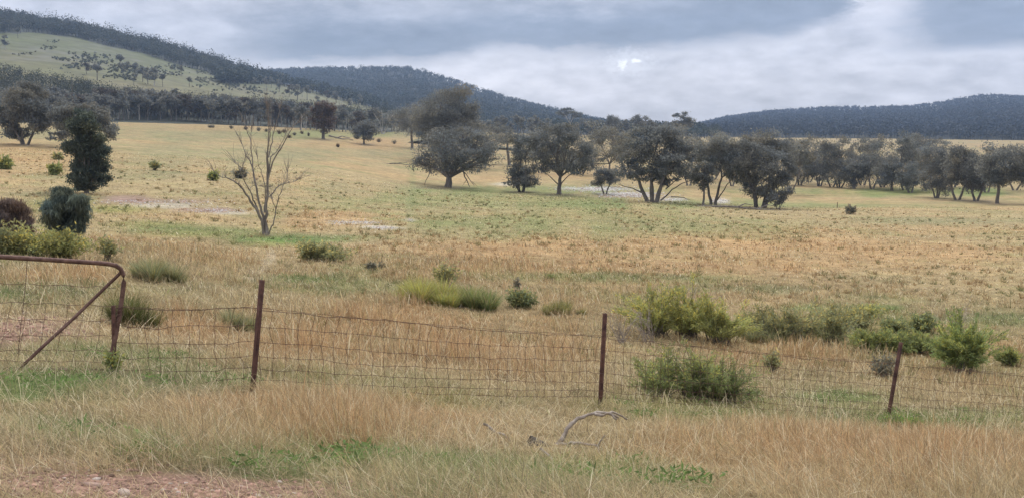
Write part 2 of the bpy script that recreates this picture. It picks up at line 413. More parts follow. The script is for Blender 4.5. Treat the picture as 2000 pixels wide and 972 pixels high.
m, nt, b = newmat('paddock')
a = nt.nodes.new('ShaderNodeAttribute'); a.attribute_name = 'Col'
geo = nt.nodes.new('ShaderNodeNewGeometry')
def nz(scale, detail=6, rough=.65):
    n = nt.nodes.new('ShaderNodeTexNoise'); n.inputs['Scale'].default_value = scale; n.inputs['Detail'].default_value = detail; n.inputs['Roughness'].default_value = rough
    nt.links.new(geo.outputs['Position'], n.inputs['Vector']); return n
def rngmap(src, a0, a1, b0, b1):
    mr = nt.nodes.new('ShaderNodeMapRange'); mr.inputs[1].default_value = a0; mr.inputs[2].default_value = a1; mr.inputs[3].default_value = b0; mr.inputs[4].default_value = b1
    nt.links.new(src, mr.inputs[0]); return mr.outputs[0]
n1 = nz(9.0, 8, .75); n2 = nz(.9, 8, .75); n3 = nz(.16, 8, .8)
v1 = rngmap(n1.outputs['Fac'], .3, .7, .68, 1.32); v2 = rngmap(n2.outputs['Fac'], .32, .68, .62, 1.32); v3 = rngmap(n3.outputs['Fac'], .36, .64, .80, 1.18)
def mul(a_, b_):
    q = nt.nodes.new('ShaderNodeMath'); q.operation = 'MULTIPLY'; nt.links.new(a_, q.inputs[0]); nt.links.new(b_, q.inputs[1]); return q.outputs[0]
vv = mul(mul(v1, v2), v3)
sc_ = nt.nodes.new('ShaderNodeVectorMath'); sc_.operation = 'SCALE'; nt.links.new(a.outputs['Color'], sc_.inputs[0]); nt.links.new(vv, sc_.inputs['Scale'])
# tufts of a greener tint
n4 = nz(.5, 9, .8); f4_ = rngmap(n4.outputs['Fac'], .52, .66, 0, .5)
mx = nt.nodes.new('ShaderNodeMix'); mx.data_type = 'RGBA'; mx.blend_type = 'MULTIPLY'
nt.links.new(f4_, mx.inputs[0]); nt.links.new(sc_.outputs[0], mx.inputs[6]); mx.inputs[7].default_value = (.62, .78, .5, 1)
nt.links.new(mx.outputs[2], b.inputs['Base Color']); b.inputs['Roughness'].default_value = .95; b.inputs['Specular IOR Level'].default_value = .1
bp = nt.nodes.new('ShaderNodeBump'); bp.inputs['Strength'].default_value = .9; bp.inputs['Distance'].default_value = .25
nt.links.new(n2.outputs['Fac'], bp.inputs['Height']); nt.links.new(bp.outputs[0], b.inputs['Normal'])
M_GROUND = m

def gcol(x, y, z):
    c, gr, og, ba = cover(x, y, z)
    d = np.hypot(x, y)
    # litter and soil between the stems close by
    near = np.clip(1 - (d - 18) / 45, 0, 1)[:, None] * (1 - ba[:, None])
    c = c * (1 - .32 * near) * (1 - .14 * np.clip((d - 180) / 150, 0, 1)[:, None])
    return c
dists = np.concatenate([[0.3], np.exp(np.linspace(math.log(1.0), math.log(1000), 620)), np.exp(np.linspace(math.log(1050), math.log(3550), 24))])
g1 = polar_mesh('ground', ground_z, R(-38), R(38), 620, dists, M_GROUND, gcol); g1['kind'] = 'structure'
g1['label'] = 'dry rolling grass paddock sloping down to the creek'
# the rest of the circle round the camera
d2 = np.concatenate([[0.3], np.exp(np.linspace(math.log(1.0), math.log(3550), 120))])
def gcol2(x, y, z): 
    return cover(x, y, z)[0] * .9
# weld the two: one sheet, joined below
g2 = polar_mesh('ground_rest', ground_z, R(38), R(322), 150, d2, M_GROUND, gcol2)
import bmesh
bm_ = bmesh.new(); bm_.from_mesh(g1.data); bm_.from_mesh(g2.data)
bm_.to_mesh(g1.data); bm_.free(); bpy.data.objects.remove(g2)

# ------------------------------------------------------------------ hills
def band(px, xs, ys): return np.interp(px, xs, ys)
LW_TOP = ([-400,0,60,120,200,260,300,360,420,480,540,600,700,760,820], [120,130,142,152,168,182,192,200,200,196,200,206,214,218,225])
LB_BOT = ([-400,0,60,140,200,260,300,360,420,470,520,545], [70,66,64,72,88,100,112,130,148,158,160,160])
def hillL_col(x, y, z):
    px, py = project(x, y, z)
    n = fbm(x / 60, y / 60, 81); n2 = fbm(x / 16, y / 16, 91)
    grass = np.array([.105, .115, .045]); gold = np.array([.19, .16, .08]); litter = np.array([.06, .065, .05]); rock = np.array([.135, .13, .11])
    c = np.empty((len(x), 3)); c[:] = grass
    low = np.clip((py - 95 - (px) * .12 + (n - .5) * 60) / 45, 0, 1)[:, None]
    c = c * (1 - low * .75) + gold * low * .75
    k = np.clip((n - .5) * 5, 0, 1)[:, None] * np.clip((n2 - .4) * 4, 0, 1)[:, None] * .6
    c = c * (1 - k) + rock * k
    cl = np.interp(px, [p[0] for p in L_CREST], [p[1] for p in L_CREST])
    lb = band(px, *LB_BOT)
    wood = ((py < lb + (n2 - .5) * 14) & (px < 545)) | ((py > band(px, *LW_TOP) + 24 + (n2 - .5) * 12) & (px < 780 - 30 * n2))
    c[wood] = litter
    n3 = fbm(x / 7, y / 7, 97, 4)
    return c * (0.75 + .5 * n2[:, None]) * (.6 + .8 * n3[:, None])
o = polar_mesh('hill', hillL, R(-60), R(6), 620, np.linspace(400, 1900, 420), M_FOREST, hillL_col); tag(o, 'long green hillside with a wooded crest behind the paddock', None, None, 'structure')
dark = lambda x, y, z: np.array([.022, .026, .022]) * (0.8 + .4 * fbm(x / 30, y / 30, 5)[:, None])  # forest floor of both far hills, with canopy shade put into its colour
o = polar_mesh('hill', hillM, R(-45), R(18), 200, np.linspace(850, 3480, 140), M_FOREST, dark); tag(o, 'round hill covered in dark forest in the middle distance', None, None, 'structure')
o = polar_mesh('hill', hillR, R(2), R(62), 200, np.linspace(950, 3480, 140), M_FOREST, dark); tag(o, 'low blue forested range on the horizon', None, None, 'structure')

# ------------------------------------------------------------------ forests (mass)
def forest(name, pts, hts, quads, Lf, base, label, seed):
    rg = np.random.default_rng(seed); n = len(pts)
    k = quads; hts = np.asarray(hts)
    c = np.repeat(pts, k, axis=0); h = np.repeat(hts, k)
    sub = rg.normal(size=(n, 4, 3)); sub /= np.linalg.norm(sub, axis=2, keepdims=True)
    ci = rg.integers(0, 4, (n, k)); so = sub[np.arange(n)[:, None], ci].reshape(-1, 3)
    u = rg.normal(size=(n * k, 3)); u /= np.linalg.norm(u, axis=1, keepdims=True); u *= rg.random((n * k, 1)) ** .4
    wid = np.repeat(rg.uniform(.34, .56, n), k) * h
    P = c + so * np.stack([wid * .6, wid * .6, h * .15], 1) + u * np.stack([wid * .6, wid * .6, h * .24], 1)
    P[:, 2] += h * .58
    tone = np.repeat(rg.uniform(.65, 1.35, n), k)[:, None] * rg.uniform(.75, 1.3, (n * k, 1)); hue = np.repeat(rg.normal(0, .08, n), k)
    C = base * tone * (1 + np.stack([hue, hue * .1, -hue], 1))
    D = rg.normal(size=P.shape); D[:, 2] *= .6
    L = np.repeat(Lf if np.ndim(Lf) else np.full(n, Lf), k)
    V, Fq, Cc = leaves(P - D / np.linalg.norm(D, axis=1, keepdims=True) * L[:, None] * .5, L * rg.uniform(.6, 1.3, len(P)), L * .75, D, C, rg)
    # trunks as thin crossed slivers with depth
    a = rg.uniform(0, PI, n); w = hts * .022
    for q in range(2):
        dx = np.cos(a + q * PI / 2) * w; dy = np.sin(a + q * PI / 2) * w
        o0 = np.stack([-dx, -dy, -hts * .08], 1); o1 = np.stack([dx, dy, -hts * .08], 1)
        t = np.stack([dx * .5, dy * .5, hts * .42], 1); t2 = np.stack([-dx * .5, -dy * .5, hts * .42], 1)
        V = np.concatenate([V, np.stack([pts + o0, pts + o1, pts + t, pts + t2], 1).reshape(-1, 3)])
        Cc = np.concatenate([Cc, np.repeat(np.array([[.07, .067, .062]]) * rg.uniform(.5, 1.9, (n, 1)), 4, axis=0)])
    Fq = np.arange(len(V)).reshape(-1, 4)
    o = build(name, V, Fq, None, M_FOREST, Cc); tag(o, label, None, None, 'stuff')
    return o
def sample(n, x0, x1, ytop, ybot, seed):
    rg = np.random.default_rng(seed)
    px = rg.uniform(x0, x1, n); yt = ytop(px); yb = ybot(px); py = yt + (yb - yt) * rg.random(n)
    h = march(px, py); ok = ~np.isnan(h[:, 0]); return h[ok], px[ok], py[ok]
def cr(C, off=0): return lambda px: np.interp(px, [c[0] for c in C], [c[1] for c in C]) + off
def crest_pts(C, dcs, x0, x1, n, seed, back=60):
    rg = np.random.default_rng(seed); px = rg.uniform(x0, x1, n); az = np.arctan((px - CX) / F)
    dc = np.interp(px, [p[0] for p in dcs], [p[1] for p in dcs]) + rg.uniform(-back, back * .6, n)
    x = np.sin(az) * dc; y = np.cos(az) * dc
    return np.stack([x, y, H(x, y), dc], 1), px
# left hill crest wood
hA, pA, _ = sample(2600, -450, 530, cr(L_CREST, 1), lambda p: band(p, *LB_BOT), 11)
hB, pB = crest_pts(L_CREST, [(-900,1100),(0,1300),(500,1250),(900,900)], -450, 545, 420, 12)
P = np.concatenate([hA, hB]); rg = np.random.default_rng(1); hts = rg.uniform(8, 15, len(P)) * np.where(rg.random(len(P)) < .08, 1.5, 1)
forest('forest', P[:, :3], hts, 60, 1.6, np.array([.06, .068, .058]), 'dark eucalypt forest along the crest of the left hill', 2)
# middle hill
spur = lambda p: np.minimum(np.interp(p, [300,540,600,660,720,800,880,1000,1370], [160,166,180,196,215,236,248,262,268]), 300)
hA, pA, _ = sample(6500, 430, 1370, cr(M_CREST, 1), spur, 13)
hB, pB = crest_pts(M_CREST, [(0,2500),(700,2300),(1400,1900)], 430, 1370, 520, 14, 120)
P = np.concatenate([hA, hB]); P = P[P[:, 3] > 880]; hts = rg.uniform(9, 16, len(P)) 
forest('forest', P[:, :3], hts, 30, 2.5, np.array([.05, .062, .058]), 'dense dark forest covering the round middle hill', 3)
# right range
hA, pA, _ = sample(8500, 1310, 2350, cr(R_CREST, 1), lambda p: np.full(len(p), 275.0), 15)
hB, pB = crest_pts(R_CREST, [(1200,2300),(2000,2600),(3000,2600)], 1340, 2350, 700, 16, 150)
P = np.concatenate([hA, hB]); P = P[P[:, 3] > 950]; hts = rg.uniform(9, 14, len(P))
forest('forest', P[:, :3], hts, 22, 2.8, np.array([.034, .044, .058]), 'blue green forest covering the range on the right horizon', 4)  # leaf colour shifted to blue, painting in some of the distance haze

# ------------------------------------------------------------------ trees: one built from photo measurements
def setz(p):  # put on land
    return np.array([p[0], p[1], float(H(np.array([p[0]]), np.array([p[1]]))[0])])
def stem_path(p0, p1, rg, bow=.15, n=6):
    p0 = np.asarray(p0, float); p1 = np.asarray(p1, float); L = np.linalg.norm(p1 - p0)
    mid = (p0 + p1) / 2 + rg.normal(size=3) * bow * L * np.array([1, 1, .4]); mid[2] += .05 * L
    pts = bez(p0, mid, p1, n); pts[1:-1] += rg.normal(size=(n - 2, 3)) * L * .012
    return pts
def photo_tree(name, label, px, py, lobes, stems=1, fork=.3, n=3000, leaf=.34, base=GUM, seed=0, d=None, group=None, trunk_r=None, cat='tree', extra=None, mat=M_BARK, clumps=14, hollow=.45, spread=None, down=.5, wr=.5, grow=1.3, rag=0.0):
    """lobes [(px,py,rx,ry)] in photo pixels"""
    rg = np.random.default_rng(seed + 100)
    if d is None:
        q = march([px], [py])[0]; d = q[3]
    base_p = unproj(px, py, d); base_p[2] = float(H(np.array([base_p[0]]), np.array([base_p[1]]))[0])
    fwd = base_p[:2] / np.linalg.norm(base_p[:2])
    s = math.hypot(base_p[0], base_p[1]) / F / math.hypot(1, (px - CX) / F) * 1.0
    L6 = []
    for (lx, ly, rx, ry) in lobes:
        off = rg.uniform(-1, 1) * .35 * (max(l[0] for l in lobes) - min(l[0] for l in lobes) + rx) * s
        c = unproj(lx, ly, d + off); r = (rx + ry) * .5
        L6.append([*c, rx * s, r * s, ry * s])
    L6 = np.array(L6); L6[:, 3:] *= grow; n = int(n * 2.9); leaf = leaf * 1.12
    top = L6[:, 2].max(); Ht = top + L6[:, 5].max() - base_p[2]
    root = empty(name, base_p, label, cat, group)
    V, Fq, C, cc = leafcloud(L6 - np.array([*base_p, 0, 0, 0]), n, leaf, leaf * wr, base, rg, clumps, down, hollow, rag)
    build('crown', V, Fq, None, M_LEAF, C, root)
    T = Tubes(); tr = trunk_r or Ht * .028
    Lr = L6[:, :3] - base_p
    st = []
    for i in range(stems):
        a = rg.uniform(0, 2 * PI) if stems > 1 else 0
        spread_ = (0.0 if stems == 1 else (spread if spread is not None else Ht * .10))
        b0 = np.array([math.cos(a) * tr * 1.2, math.sin(a) * tr * 1.2, -.25 * tr * 4]) if stems > 1 else np.array([0, 0, -tr])
        tgt = np.array([math.cos(a) * spread_ + Lr[:, 0].mean() * .25, math.sin(a) * spread_, Ht * fork])
        if stems > 1:   # spread the stems sideways as seen in the picture
            side = np.array([fwd[1], -fwd[0]]); t = (i / (stems - 1) - .5) * 2 + rg.normal(0, .22)
            b0[:2] = side * t * tr * 1.0 + fwd * rg.uniform(-.5, .5) * tr; tgt[:2] = side * (t * spread_ * 1.3) + fwd * rg.uniform(-1, 1) * spread_ * .6
        p = stem_path(b0, tgt, rg, .05, 6); r0 = tr / (stems ** .45)
        T.add(p, np.linspace(r0 * 1.25, r0 * .75, 6) * np.array([1.25, 1, 1, 1, 1, 1]), 7)
        st.append((p[-1], r0 * .75))
    for l in range(len(Lr)):
        k = int(np.argmin([np.linalg.norm((Lr[l] - s_[0])[:2]) + rg.random() * .1 for s_ in st]))
        p0, r0 = st[k]
        p = stem_path(p0, Lr[l], rg, .12, 7); T.add(p, np.linspace(r0 * .7, r0 * .22, 7), 6)
        cl = cc[l * clumps:(l + 1) * clumps]
        for c in cl[:9]:
            j = rg.integers(2, 6); T.add(stem_path(p[j], c, rg, .15, 4), np.linspace(r0 * .26, r0 * .06, 4), 4, False)
    if extra: 
        for path, r in extra:
            pp = [unproj(a_, b_, d + dz_) - base_p for (a_, b_, dz_) in path]
            pp = np.array(pp); tt = np.linspace(0, len(pp) - 1, len(pp) * 2 - 1)
            pp = np.stack([np.interp(tt, np.arange(len(pp)), pp[:, c]) for c in range(3)], 1); pp[1:-1] += rg.normal(size=(len(pp) - 2, 3)) * .06
            T.add(pp, np.linspace(r, r * .35, len(pp)), 5)
    T.build('trunk', mat, root)
    return root

photo_tree('gum_tree', 'broad low gum with broken limbs hanging to the ground, leftmost of the creek trees', 874, 366,
  [(840,300,26,24),(870,275,32,26),(905,285,34,28),(940,285,34,26),(960,300,26,22),(825,318,22,17),(855,322,28,18),(895,312,34,20),(930,322,24,14),(880,300,36,24),(850,268,26,18),(905,262,28,18)], 1, .14, 6500, .34, GUMD, 1, trunk_r=.7,
  extra=[([(903,332,0),(908,345,-.5),(914,358,-.8),(918,366,-1)],.16),([(905,335,0),(916,348,.3),(926,362,.4)],.12),([(858,330,0),(842,333,0),(836,345,0),(829,362,0)],.13),([(940,318,0),(958,323,0),(985,321,0)],.12),([(912,350,-.5),(903,364,-.4)],.06),([(922,355,.3),(934,366,.2)],.05)])
photo_tree('gum_tree', 'tallest gum with a heavy rounded crown rising behind the broad low gum', 868, 318,
  [(860,205,34,26),(895,200,36,26),(830,225,34,26),(870,235,40,28),(905,230,28,22),(835,252,28,20),(880,258,30,22),(915,215,20,16),(880,188,26,14)], 1, .45, 11000, .42, GUMD, 2, trunk_r=.55)
photo_tree('gum_tree', 'slender gum with a bare lower trunk left of the tallest gum', 805, 290,
  [(800,222,24,20),(785,238,20,16),(815,240,24,18),(795,252,20,12),(820,215,18,12)], 1, .5, 2600, .4, GUM, 3, trunk_r=.4)
photo_tree('gum_tree', 'small rounded gum on the grass behind the broad low gum', 995, 338, [(985,262,18,14),(965,252,16,12),(972,275,18,12),(1000,268,12,12)], 1, .5, 1400, .4, GUM, 4, d=300)
photo_tree('gum_tree', 'bushy many-stemmed gum with leaves down to the ground between two taller gums', 1018, 375,
  [(1005,330,18,18),(1030,335,20,18),(1010,355,22,12),(1035,355,18,12),(1015,300,22,18),(1035,285,22,20),(1008,275,18,16)], 4, .25, 4200, .32, GUM, 5, trunk_r=.3, spread=1.3)
photo_tree('gum_tree', 'upright gum with a wide dark crown and slim forked trunk, fourth tree of the creek', 1092, 380,
  [(1075,270,28,22),(1110,275,28,24),(1135,295,22,20),(1060,300,22,20),(1095,305,34,24),(1125,325,24,14),(1075,325,22,13),(1100,255,26,16),(1145,318,14,10)], 1, .22, 6000, .33, GUMD, 6, trunk_r=.38,
  extra=[([(1092,362,0),(1078,348,0),(1066,338,0)],.13),([(1094,362,0),(1108,345,0),(1125,334,0)],.13)])
photo_tree('gum_tree', 'small ball-shaped gum beside the white rocky bank', 1182, 379, [(1180,345,16,15),(1195,350,14,12),(1168,352,13,11),(1188,335,14,10)], 2, .3, 1800, .3, GUMD, 7, trunk_r=.2)
photo_tree('gum_tree', 'thin see-through gum behind the small ball-shaped gum', 1192, 368, [(1165,270,18,16),(1195,268,22,18),(1175,300,16,14),(1205,300,18,16),(1220,275,14,14),(1160,322,12,10)], 1, .35, 2300, .32, GUMG, 8, d=240, trunk_r=.26)
photo_tree('gum_tree', 'largest gum of the creek with five dark leaning stems in front of the white bank', 1275, 395,
  [(1250,275,30,24),(1290,265,32,24),(1320,285,26,24),(1235,305,26,24),(1275,310,36,26),(1315,320,28,22),(1230,335,22,14),(1265,342,28,14),(1300,345,26,14),(1340,335,18,16),(1270,252,26,12),(1345,300,14,16)], 5, .28, 8500, .33, GUMD, 9, trunk_r=.62, spread=1.9,
  extra=[([(1258,378,0),(1235,368,0),(1208,360,0)],.14),([(1290,392,0),(1312,370,.5),(1330,360,.8),(1352,352,1)],.14),([(1310,385,0),(1335,386,0),(1348,390,0)],.1),([(1300,370,0),(1320,352,0),(1335,345,0)],.11)])
photo_tree('gum_tree', 'little gum on a thin straight stem right of the largest gum', 1373, 401, [(1372,355,16,16),(1362,340,14,12),(1385,340,14,14),(1378,325,14,10)], 1, .35, 1600, .3, GUM, 10, trunk_r=.17)
photo_tree('gum_tree', 'leaning twin-stemmed gum with bare lower limbs before the densest gum', 1393, 400,
  [(1385,300,22,20),(1410,290,24,20),(1430,310,20,20),(1405,320,22,18),(1375,290,18,14),(1430,335,16,14)], 2, .38, 3800, .32, GUM, 11, trunk_r=.3, spread=1.0,
  extra=[([(1394,398,0),(1408,380,0),(1420,362,0),(1432,348,0)],.14)])
photo_tree('gum_tree', 'densest gum of the creek, a wide grey green mass with suckers round its trunk', 1482, 406,
  [(1450,285,26,22),(1485,275,34,20),(1520,290,30,22),(1455,315,30,26),(1495,315,36,28),(1530,320,24,24),(1465,345,24,20),(1500,350,30,22),(1530,350,18,16),(1480,375,24,14),(1510,385,14,10),(1440,335,16,18)], 5, .3, 9500, .33, GUMD, 12, trunk_r=.55, spread=1.5)
photo_tree('bush', 'small dark bush with bare stems under the densest gum', 1520, 405, [(1518,388,12,12),(1530,380,10,9),(1540,372,10,7)], 3, .3, 800, .26, GUMD, 13, trunk_r=.09, cat='bush', d=165)
# right-hand row
ROW = [
 (1562,362,300,[(1560,318,20,16),(1575,335,16,14),(1552,338,14,14),(1545,310,16,14)],2,'slim twin-stemmed gum just right of the densest gum'),
 (1600,364,292,[(1595,310,22,14),(1615,322,20,14),(1585,325,16,14),(1608,340,16,10)],3,'flat-topped gum with several crooked stems'),
 (1640,367,300,[(1635,325,24,18),(1655,340,20,14),(1625,345,16,12),(1650,320,16,12)],3,'low gum with bushy skirts before the golden far field'),
 (1668,369,300,[(1670,345,18,16),(1680,328,16,14),(1665,330,14,12)],1,'narrow gum standing below the small pointed pine'),
 (1703,370,300,[(1700,315,20,16),(1722,318,20,16),(1705,338,22,14),(1685,328,14,12)],2,'dome-shaped gum in front of the green far paddock'),
 (1742,373,305,[(1740,330,22,16),(1755,345,18,14),(1730,348,14,12),(1750,322,14,10)],1,'short gum with a thin straight stem beside the dome-shaped gum'),
 (1778,377,320,[(1775,335,18,16),(1790,345,16,14),(1768,352,12,12)],2,'pale open gum with twisted stems in the right-hand row'),
 (1830,387,300,[(1825,310,26,20),(1850,320,24,20),(1835,340,28,22),(1815,350,18,18),(1845,365,18,14)],4,'thick many-stemmed gum with foliage down to the grass'),
 (1870,391,300,[(1870,310,24,20),(1885,330,22,20),(1862,340,18,16),(1880,300,18,14)],2,'tall gum on two straight dark stems'),
 (1905,393,300,[(1905,320,22,18),(1918,340,20,18),(1898,350,16,16),(1912,360,14,12)],2,'gum on a close pair of dark trunks left of the last big gum'),
 (1948,398,300,[(1945,300,26,18),(1970,315,24,20),(1935,325,20,18),(1960,340,26,16),(1985,335,18,16),(1940,350,16,10)],1,'spreading gum with low branching limbs by the right edge'),
 (2010,398,300,[(2000,310,26,20),(2030,320,26,20),(2010,345,26,18)],1,'gum cut off by the right edge of the photo'),
]
for i, (px, py, top, lb, st, lab) in enumerate(ROW):
    lb = [(a_, b_ + 2, c_ * 1.1, e_ * 1.15) for a_, b_, c_, e_ in lb]
    photo_tree('gum_tree', lab, px, py, lb, st, .3, int(450 * len(lb) * (1.3 if py > 380 else 1)) + 600, .36, GUMD if i % 2 else GUM, 20 + i, group='gums in the row along the right-hand bank', trunk_r=.3)
rg2 = np.random.default_rng(88)
for i, (px, py, dd_, sc2) in enumerate([(a1, a2, a3, a4 * 1.22) for a1, a2, a3, a4 in [(945,330,270,1),(1055,345,270,1.1),(1135,345,280,1.1),(1225,345,300,1.1),(1240,350,280,.9),(1345,352,260,1.15),(1430,352,270,1.1),(1395,345,300,1),(1545,350,250,1),(1580,350,300,.9),(1625,352,280,.9),(1685,352,290,.9),(1725,355,280,.95),(1768,358,270,1),(1812,365,270,1),(1862,365,280,1.05),(1928,370,260,1.05),(1982,372,270,1.1)]]):
    lb = [(px + rg2.uniform(-20, 20) * sc2, py - (38 + rg2.uniform(-14, 30)) * sc2, rg2.uniform(14, 20) * sc2, rg2.uniform(10, 15) * sc2) for _ in range(6)]
    photo_tree('gum_tree', 'gum half hidden in the second rank behind the creek trees', px, py, lb, 2, .3, 1300, .42, GUM if i % 2 else GUMG, 300 + i, d=dd_, group='gums half hidden behind the creek trees', trunk_r=.25, clumps=9)
photo_tree('gum_tree', 'broad gum in the green paddock behind the right-hand row', 1798, 322, [(1775,285,22,16),(1800,275,26,14),(1820,290,18,14),(1790,298,26,12),(1765,295,14,10)], 2, .3, 2600, .6, GUM, 40, d=430, trunk_r=.5)
photo_tree('pine_tree', 'small pointed pine poking above the right-hand row', 1662, 312, [(1662,292,5,6),(1661,300,8,7),(1663,307,10,7)], 1, .3, 700, .5, GUMD, 41, d=420, trunk_r=.2)
# left side
photo_tree('gum_tree', 'dark open gum with slim forked stems at the left edge', 48, 283,
  [(30,190,26,20),(60,185,28,22),(20,220,24,20),(55,225,30,24),(80,215,20,20),(15,250,20,14),(40,258,22,12),(80,245,18,14),(90,235,12,12)], 3, .25, 5600, .4, GUMD, 50, trunk_r=.34, spread=1.2)
photo_tree('gum_tree', 'gum with a dead forked top partly hidden by the cypress pine', 165, 285,
  [(120,215,24,18),(150,220,26,20),(185,228,22,18),(210,240,20,16),(215,260,14,12),(130,245,24,18),(112,265,14,9),(190,215,18,12)], 2, .4, 4600, .38, GUM, 51, d=200, trunk_r=.38,
  extra=[([(150,230,0),(143,200,0),(140,180,0),(141,165,0)],.1),([(144,205,0),(134,197,0),(130,190,0)],.06),([(185,220,0),(200,210,0),(215,208,0)],.08)])
photo_tree('cypress_pine', 'dense dark cypress pine standing alone left of the bare soil patch', 168, 378,
  [(165,235,18,20),(158,255,26,20),(178,262,22,18),(160,285,28,20),(185,295,24,18),(168,315,30,20),(192,325,20,16),(160,340,24,16),(185,350,24,14),(165,362,20,12)], 1, .1, 9000, .22, np.array([.085, .10, .075]), 52, trunk_r=.2, down=-.6, grow=1.3)
photo_tree('sheoak', 'shaggy dark sheoak with drooping needles in front of the cypress pine', 128, 470,
  [(125,375,28,18),(110,395,28,20),(145,392,26,20),(120,415,34,20),(150,412,20,20),(115,435,26,14),(140,440,24,14),(155,438,14,10),(135,458,14,10),(102,420,16,14)], 4, .2, 7000, .30, np.array([.13, .155, .12]), 53, trunk_r=.07, spread=.4, down=1.8, wr=.09, clumps=9, hollow=.5, grow=.92, rag=.12)
photo_tree('bush', 'reddish brown rounded bush at the left edge beside the sheoak', 28, 472,
  [(20,410,26,20),(45,425,20,20),(10,435,24,20),(40,450,24,16),(15,455,22,14)], 4, .2, 14000, .16, np.array([.17, .125, .10]), 54, trunk_r=.05, cat='bush', down=-1.5, wr=.12, clumps=10, hollow=.4, grow=1.0, rag=.1)
# trees before the wood
photo_tree('gum_tree', 'reddish grey gum with a thick short trunk at the edge of the wood', 632, 272, [(630,215,16,16),(642,228,14,14),(622,235,14,14),(635,248,14,12),(645,212,10,9),(620,212,10,9)], 1, .35, 1900, .6, np.array([.125, .09, .075]), 60, trunk_r=.5)
photo_tree('gum_tree', 'small dark round-headed tree in front of the wood', 711, 282, [(710,250,18,13),(722,256,14,12),(700,258,13,11),(712,266,16,8)], 1, .25, 1700, .5, GUMD, 61, trunk_r=.3)
T_ = [
 (1113,252,'umbrella-topped gum on a pale leaning trunk breaking the skyline',[(1100,220,10,6),(1113,216,13,5),(1126,222,10,6)],M_BARKPALE,700),
 (1195,250,'dark bushy gum on the skyline above the fourth creek tree',[(1195,232,9,10),(1202,240,9,7),(1188,242,8,6)],M_BARK,650),
 (1248,250,'wide open-crowned gum on the skyline above the largest creek gum',[(1240,232,10,7),(1255,234,12,7),(1248,242,14,6)],M_BARK,650),
 (1332,250,'tall layered gum at the end of the wooded skyline',[(1328,224,12,5),(1337,234,14,6),(1345,240,14,7),(1325,240,9,6)],M_BARK,560)]
for i, (px, py, lab, lb, mt, dd) in enumerate(T_):
    photo_tree('gum_tree', lab, px, py, lb, 1, .4, 1100, .7, GUMD, 70 + i, d=dd, group='gums breaking the skyline', mat=mt, trunk_r=.45, clumps=7)
photo_tree('gum_tree', 'white-limbed gum in the wood behind the small dark tree', 748, 262, [(745,232,12,8),(760,238,12,8),(735,240,10,7)], 3, .45, 500, .6, GUMG, 80, mat=M_BARKPALE, trunk_r=.35, clumps=6, spread=3,
  extra=[([(746,262,0),(742,240,0),(730,222,0)],.3),([(750,262,0),(756,238,0),(770,222,0)],.25),([(746,262,0),(748,235,0),(745,215,0)],.2)])
# scattered on the left hill
SC = [(12,98),(35,75),(580,196),(600,196),(565,190),(590,190),(520,178),(530,172),(545,180),(655,205),(640,198),(370,170),(355,150),(265,152),(278,160),(290,165),(250,145),(235,135),(300,168),(318,170),(190,158),(170,146),(620,205),(685,212),(702,210),(508,165),(498,172),(550,166),(240,150),(262,165)]
variants = []
def wood_tree(seed, H0=10.0, base=GUM, pale=False, flat=False):
    rg = np.random.default_rng(seed)
    root = empty('gum_tree', (0, 0, 0), 'x', 'tree')
    nl = rg.integers(4, 7); L6 = []
    for i in range(nl):
        a = rg.uniform(0, 2 * PI); r = rg.uniform(.2, 1) * H0 * .2
        z = H0 * (rg.uniform(.34, .84) if not flat else rg.uniform(.7, .86)); rr = H0 * rg.uniform(.13, .2)
        L6.append([math.cos(a) * r, math.sin(a) * r, z, rr * 1.15, rr * 1.15, rr * .85])
    L6.append([0, 0, H0 * .84, H0 * .16, H0 * .16, H0 * .13])
    V, Fq, C, cc = leafcloud(L6, 900, .75, .5, base, rg, 8, .4, .35)
    build('crown', V, Fq, None, M_LEAF, C, root)
    T = Tubes(); r0 = H0 * .02
    tp = stem_path((0, 0, -1.2), (rg.normal() * .4, rg.normal() * .4, H0 * .45), rg, .04, 5); T.add(tp, np.linspace(r0 * 1.2, r0 * .8, 5), 6)
    for l in L6: T.add(stem_path(tp[-1], l[:3], rg, .1, 4), np.linspace(r0 * .6, r0 * .2, 4), 4)
    T.build('trunk', M_BARKPALE if pale else M_BARK, root)
    return root
vdefs = [(1, GUM, False, False), (2, GUMD, False, False), (3, GUM, True, False), (4, GUMD, False, True), (5, GUM * 1.15, False, False), (6, np.array([.095, .078, .062]), False, False), (7, GUMD, True, True)]
for vd in vdefs: variants.append(wood_tree(200 + vd[0], 10.0, *vd[1:]))
used = [False] * len(variants)
def put_tree(p, h, rz, k, label, group, rg):
    src = variants[k]
    if not used[k]:
        used[k] = True; r = src
    else:
        r = src.copy(); COL.objects.link(r)
        for ch in src.children:
            c = ch.copy(); COL.objects.link(c); c.parent = r
    r.location = [float(v) for v in p[:3]]; s = h / 10; r.scale = (s * rg.uniform(.85, 1.25), s * rg.uniform(.85, 1.25), s); r.rotation_euler = (0, 0, rz)
    r['label'] = label; r['group'] = group; r['category'] = 'tree'
rg = np.random.default_rng(5)
hs = march([s_[0] for s_ in SC], [s_[1] for s_ in SC])
for i, q in enumerate(hs):
    if np.isnan(q[0]): continue
    put_tree(q, rg.uniform(7, 14) * (1.0 if q[3] < 1000 else 1.1), rg.uniform(0, 6), int(rg.integers(0, 6)), 'lone dark tree dotted over the open green hillside', 'scattered trees on the open hillside', rg)
